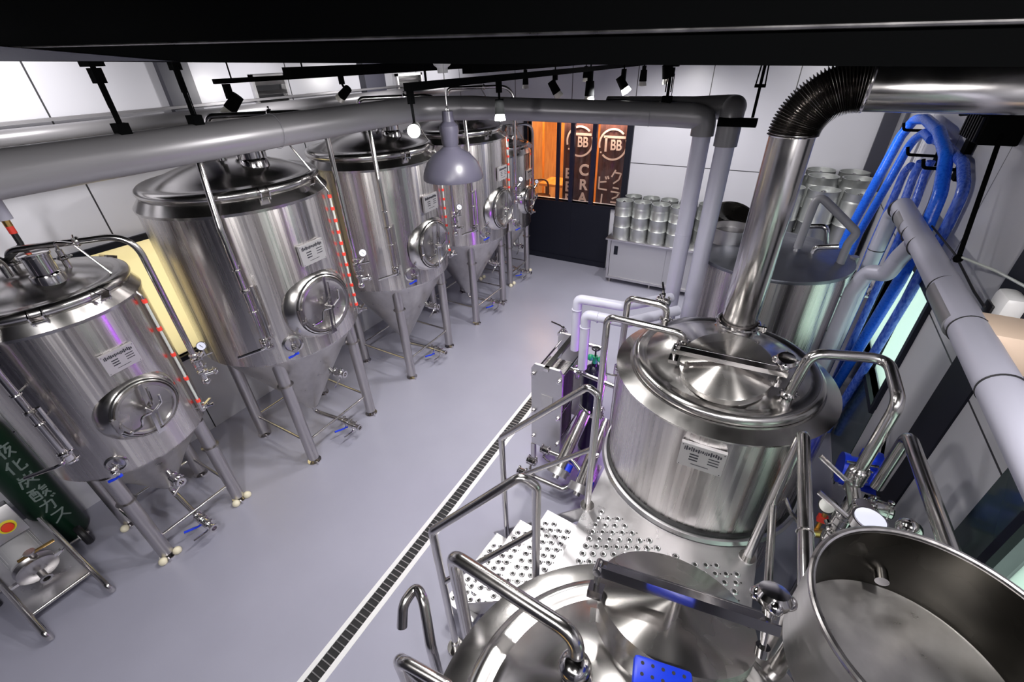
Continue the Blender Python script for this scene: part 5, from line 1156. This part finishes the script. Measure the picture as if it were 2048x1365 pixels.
part('bulb', 'lamp_bulb_soft', t, lambda bm: add_sphere(bm, (LX, LY, 2.70), .045, seg=20))
simple('ceiling_hook', 'white_plastic', 'small pale ceiling cup just below the black beam, above the pendant lamp', 'hook', lambda bm: add_lathe(bm, [(0, 3.40), (.075, 3.40), (.062, 3.36), (.04, 3.345), (.038, 3.31), (0, 3.31)], (-2.38, 3.15, 0), seg=20))
def track(label, x, y0, y1, z=3.3, w=.035, h=.035, m='black_paint'):
    t = thing('light_track', label, 'light track', (x, (y0 + y1) / 2, z), 'black lighting tracks')
    part('rail', m, t, lambda bm: add_box(bm, *mb((x - w / 2, y0, z - h / 2), (x + w / 2, y1, z + h / 2))))
    for y in (y0 + .15, y1 - .2):
        part('stem', m, t, lambda bm: add_cyl(bm, (x, y, z), (x, y, ZC), .006, seg=8))
track('thin black lighting track at the left, above the thick grey pipe', -4.02, 2.35, 6.8, 3.300)
track('thick black beam track above the middle tank', -3.45, 2.60, 6.9, 3.345, .09, .07)
track('black lighting track on the right, carrying most of the spotlights', -1.62, 1.85, 6.9, 3.292)
track('short thick black track left of the spotlight row', -1.78, 2.6, 6.9, 3.345, .07, .05)
def spotlamp(label, p, aim, lit, s=1.0, top=3.28, rod=False):
    x, y, z = p; t = thing('track_spotlight', label, 'spotlight', (x, y, top), 'black track spotlights')
    d = (Vector(aim) - Vector(p)).normalized(); c = Vector(p)
    part('adapter', 'black_paint', t, lambda bm: (add_box(bm, (x, y, top - .035 * s), (.03 * s, .03 * s, .07 * s)), add_cyl(bm, (x, y, top - .07 * s), c - d * .03 * s, .008 * s, seg=8)))
    if rod: part('ceiling_rod', 'black_paint', t, lambda bm: add_cyl(bm, (x, y, top), (x, y, ZC), .007, seg=8))
    part('head', 'black_paint', t, lambda bm: add_lathe(bm, [(0, -.06 * s), (.028 * s, -.06 * s), (.03 * s, -.02 * s), (.033 * s, .03 * s), (.030 * s, .03 * s), (.02 * s, .0)], c, d, seg=24))
    part('bulb', 'lamp_bulb' if lit else 'lamp_glass', t, lambda bm: add_lathe(bm, [(.026 * s, .02 * s), (.034 * s, .05 * s), (.036 * s, .065 * s), (0, .07 * s)], c, d, seg=24))
spotlamp('black spotlight with a ribbed silver bulb at the left end of the track', (-4.02, 2.44, 3.13), (-4.5, 1.9, 2.4), False, 1.5)
spotlamp('black spotlight seen from behind, above the grey pipe between two tanks', (-3.45, 3.12, 3.17), (-4.6, 3.0, 2.4), False, 1.15, 3.32)
spotlamp('glaring white spotlight bulb in front of the third tank', (-1.62, 1.87, 3.11), (-.6, .4, 3.0), True, .85)
spotlamp('lit spotlight hanging in front of the grey pipe right of the pendant lamp', (-1.62, 2.70, 3.12), (-1.55, 2.6, 2.2), True, .95)
spotlamp('black spotlight tilted right, first in the row over the far pipe', (-2.18, 4.75, 3.11), (-1.9, 4.9, 2.6), False, 1.35, rod=True)
spotlamp('black spotlight pointing straight down, second in the row over the far pipe', (-1.70, 4.48, 3.11), (-1.70, 4.48, 2.0), False, 1.35, rod=True)
spotlamp('lit black spotlight tilted to the right, third in the row over the far pipe', (-1.40, 4.52, 3.16), (-1.1, 4.6, 2.7), True, 1.2, rod=True)
spotlamp('small black spotlight pointing down, fourth in the row over the far pipe', (-1.50, 5.55, 3.17), (-1.50, 5.55, 2.0), False, 1.2, rod=True)
spotlamp('black spotlight at the right end of the row beside the pipe hanger', (-1.02, 4.50, 3.24), (-.95, 4.6, 2.8), False, 1.1, rod=True)
spotlamp('small distant spotlight left of the row, nearest the pendant lamp', (-2.60, 4.9, 3.17), (-2.60, 4.9, 2.0), False, 1.0, rod=True)
spotlamp('small distant spotlight between the first two of the row', (-2.30, 5.9, 3.19), (-2.30, 5.9, 2.0), False, 1.1, rod=True)

for o in list(bpy.data.objects):
    if '_o' in o.keys(): del o['_o']
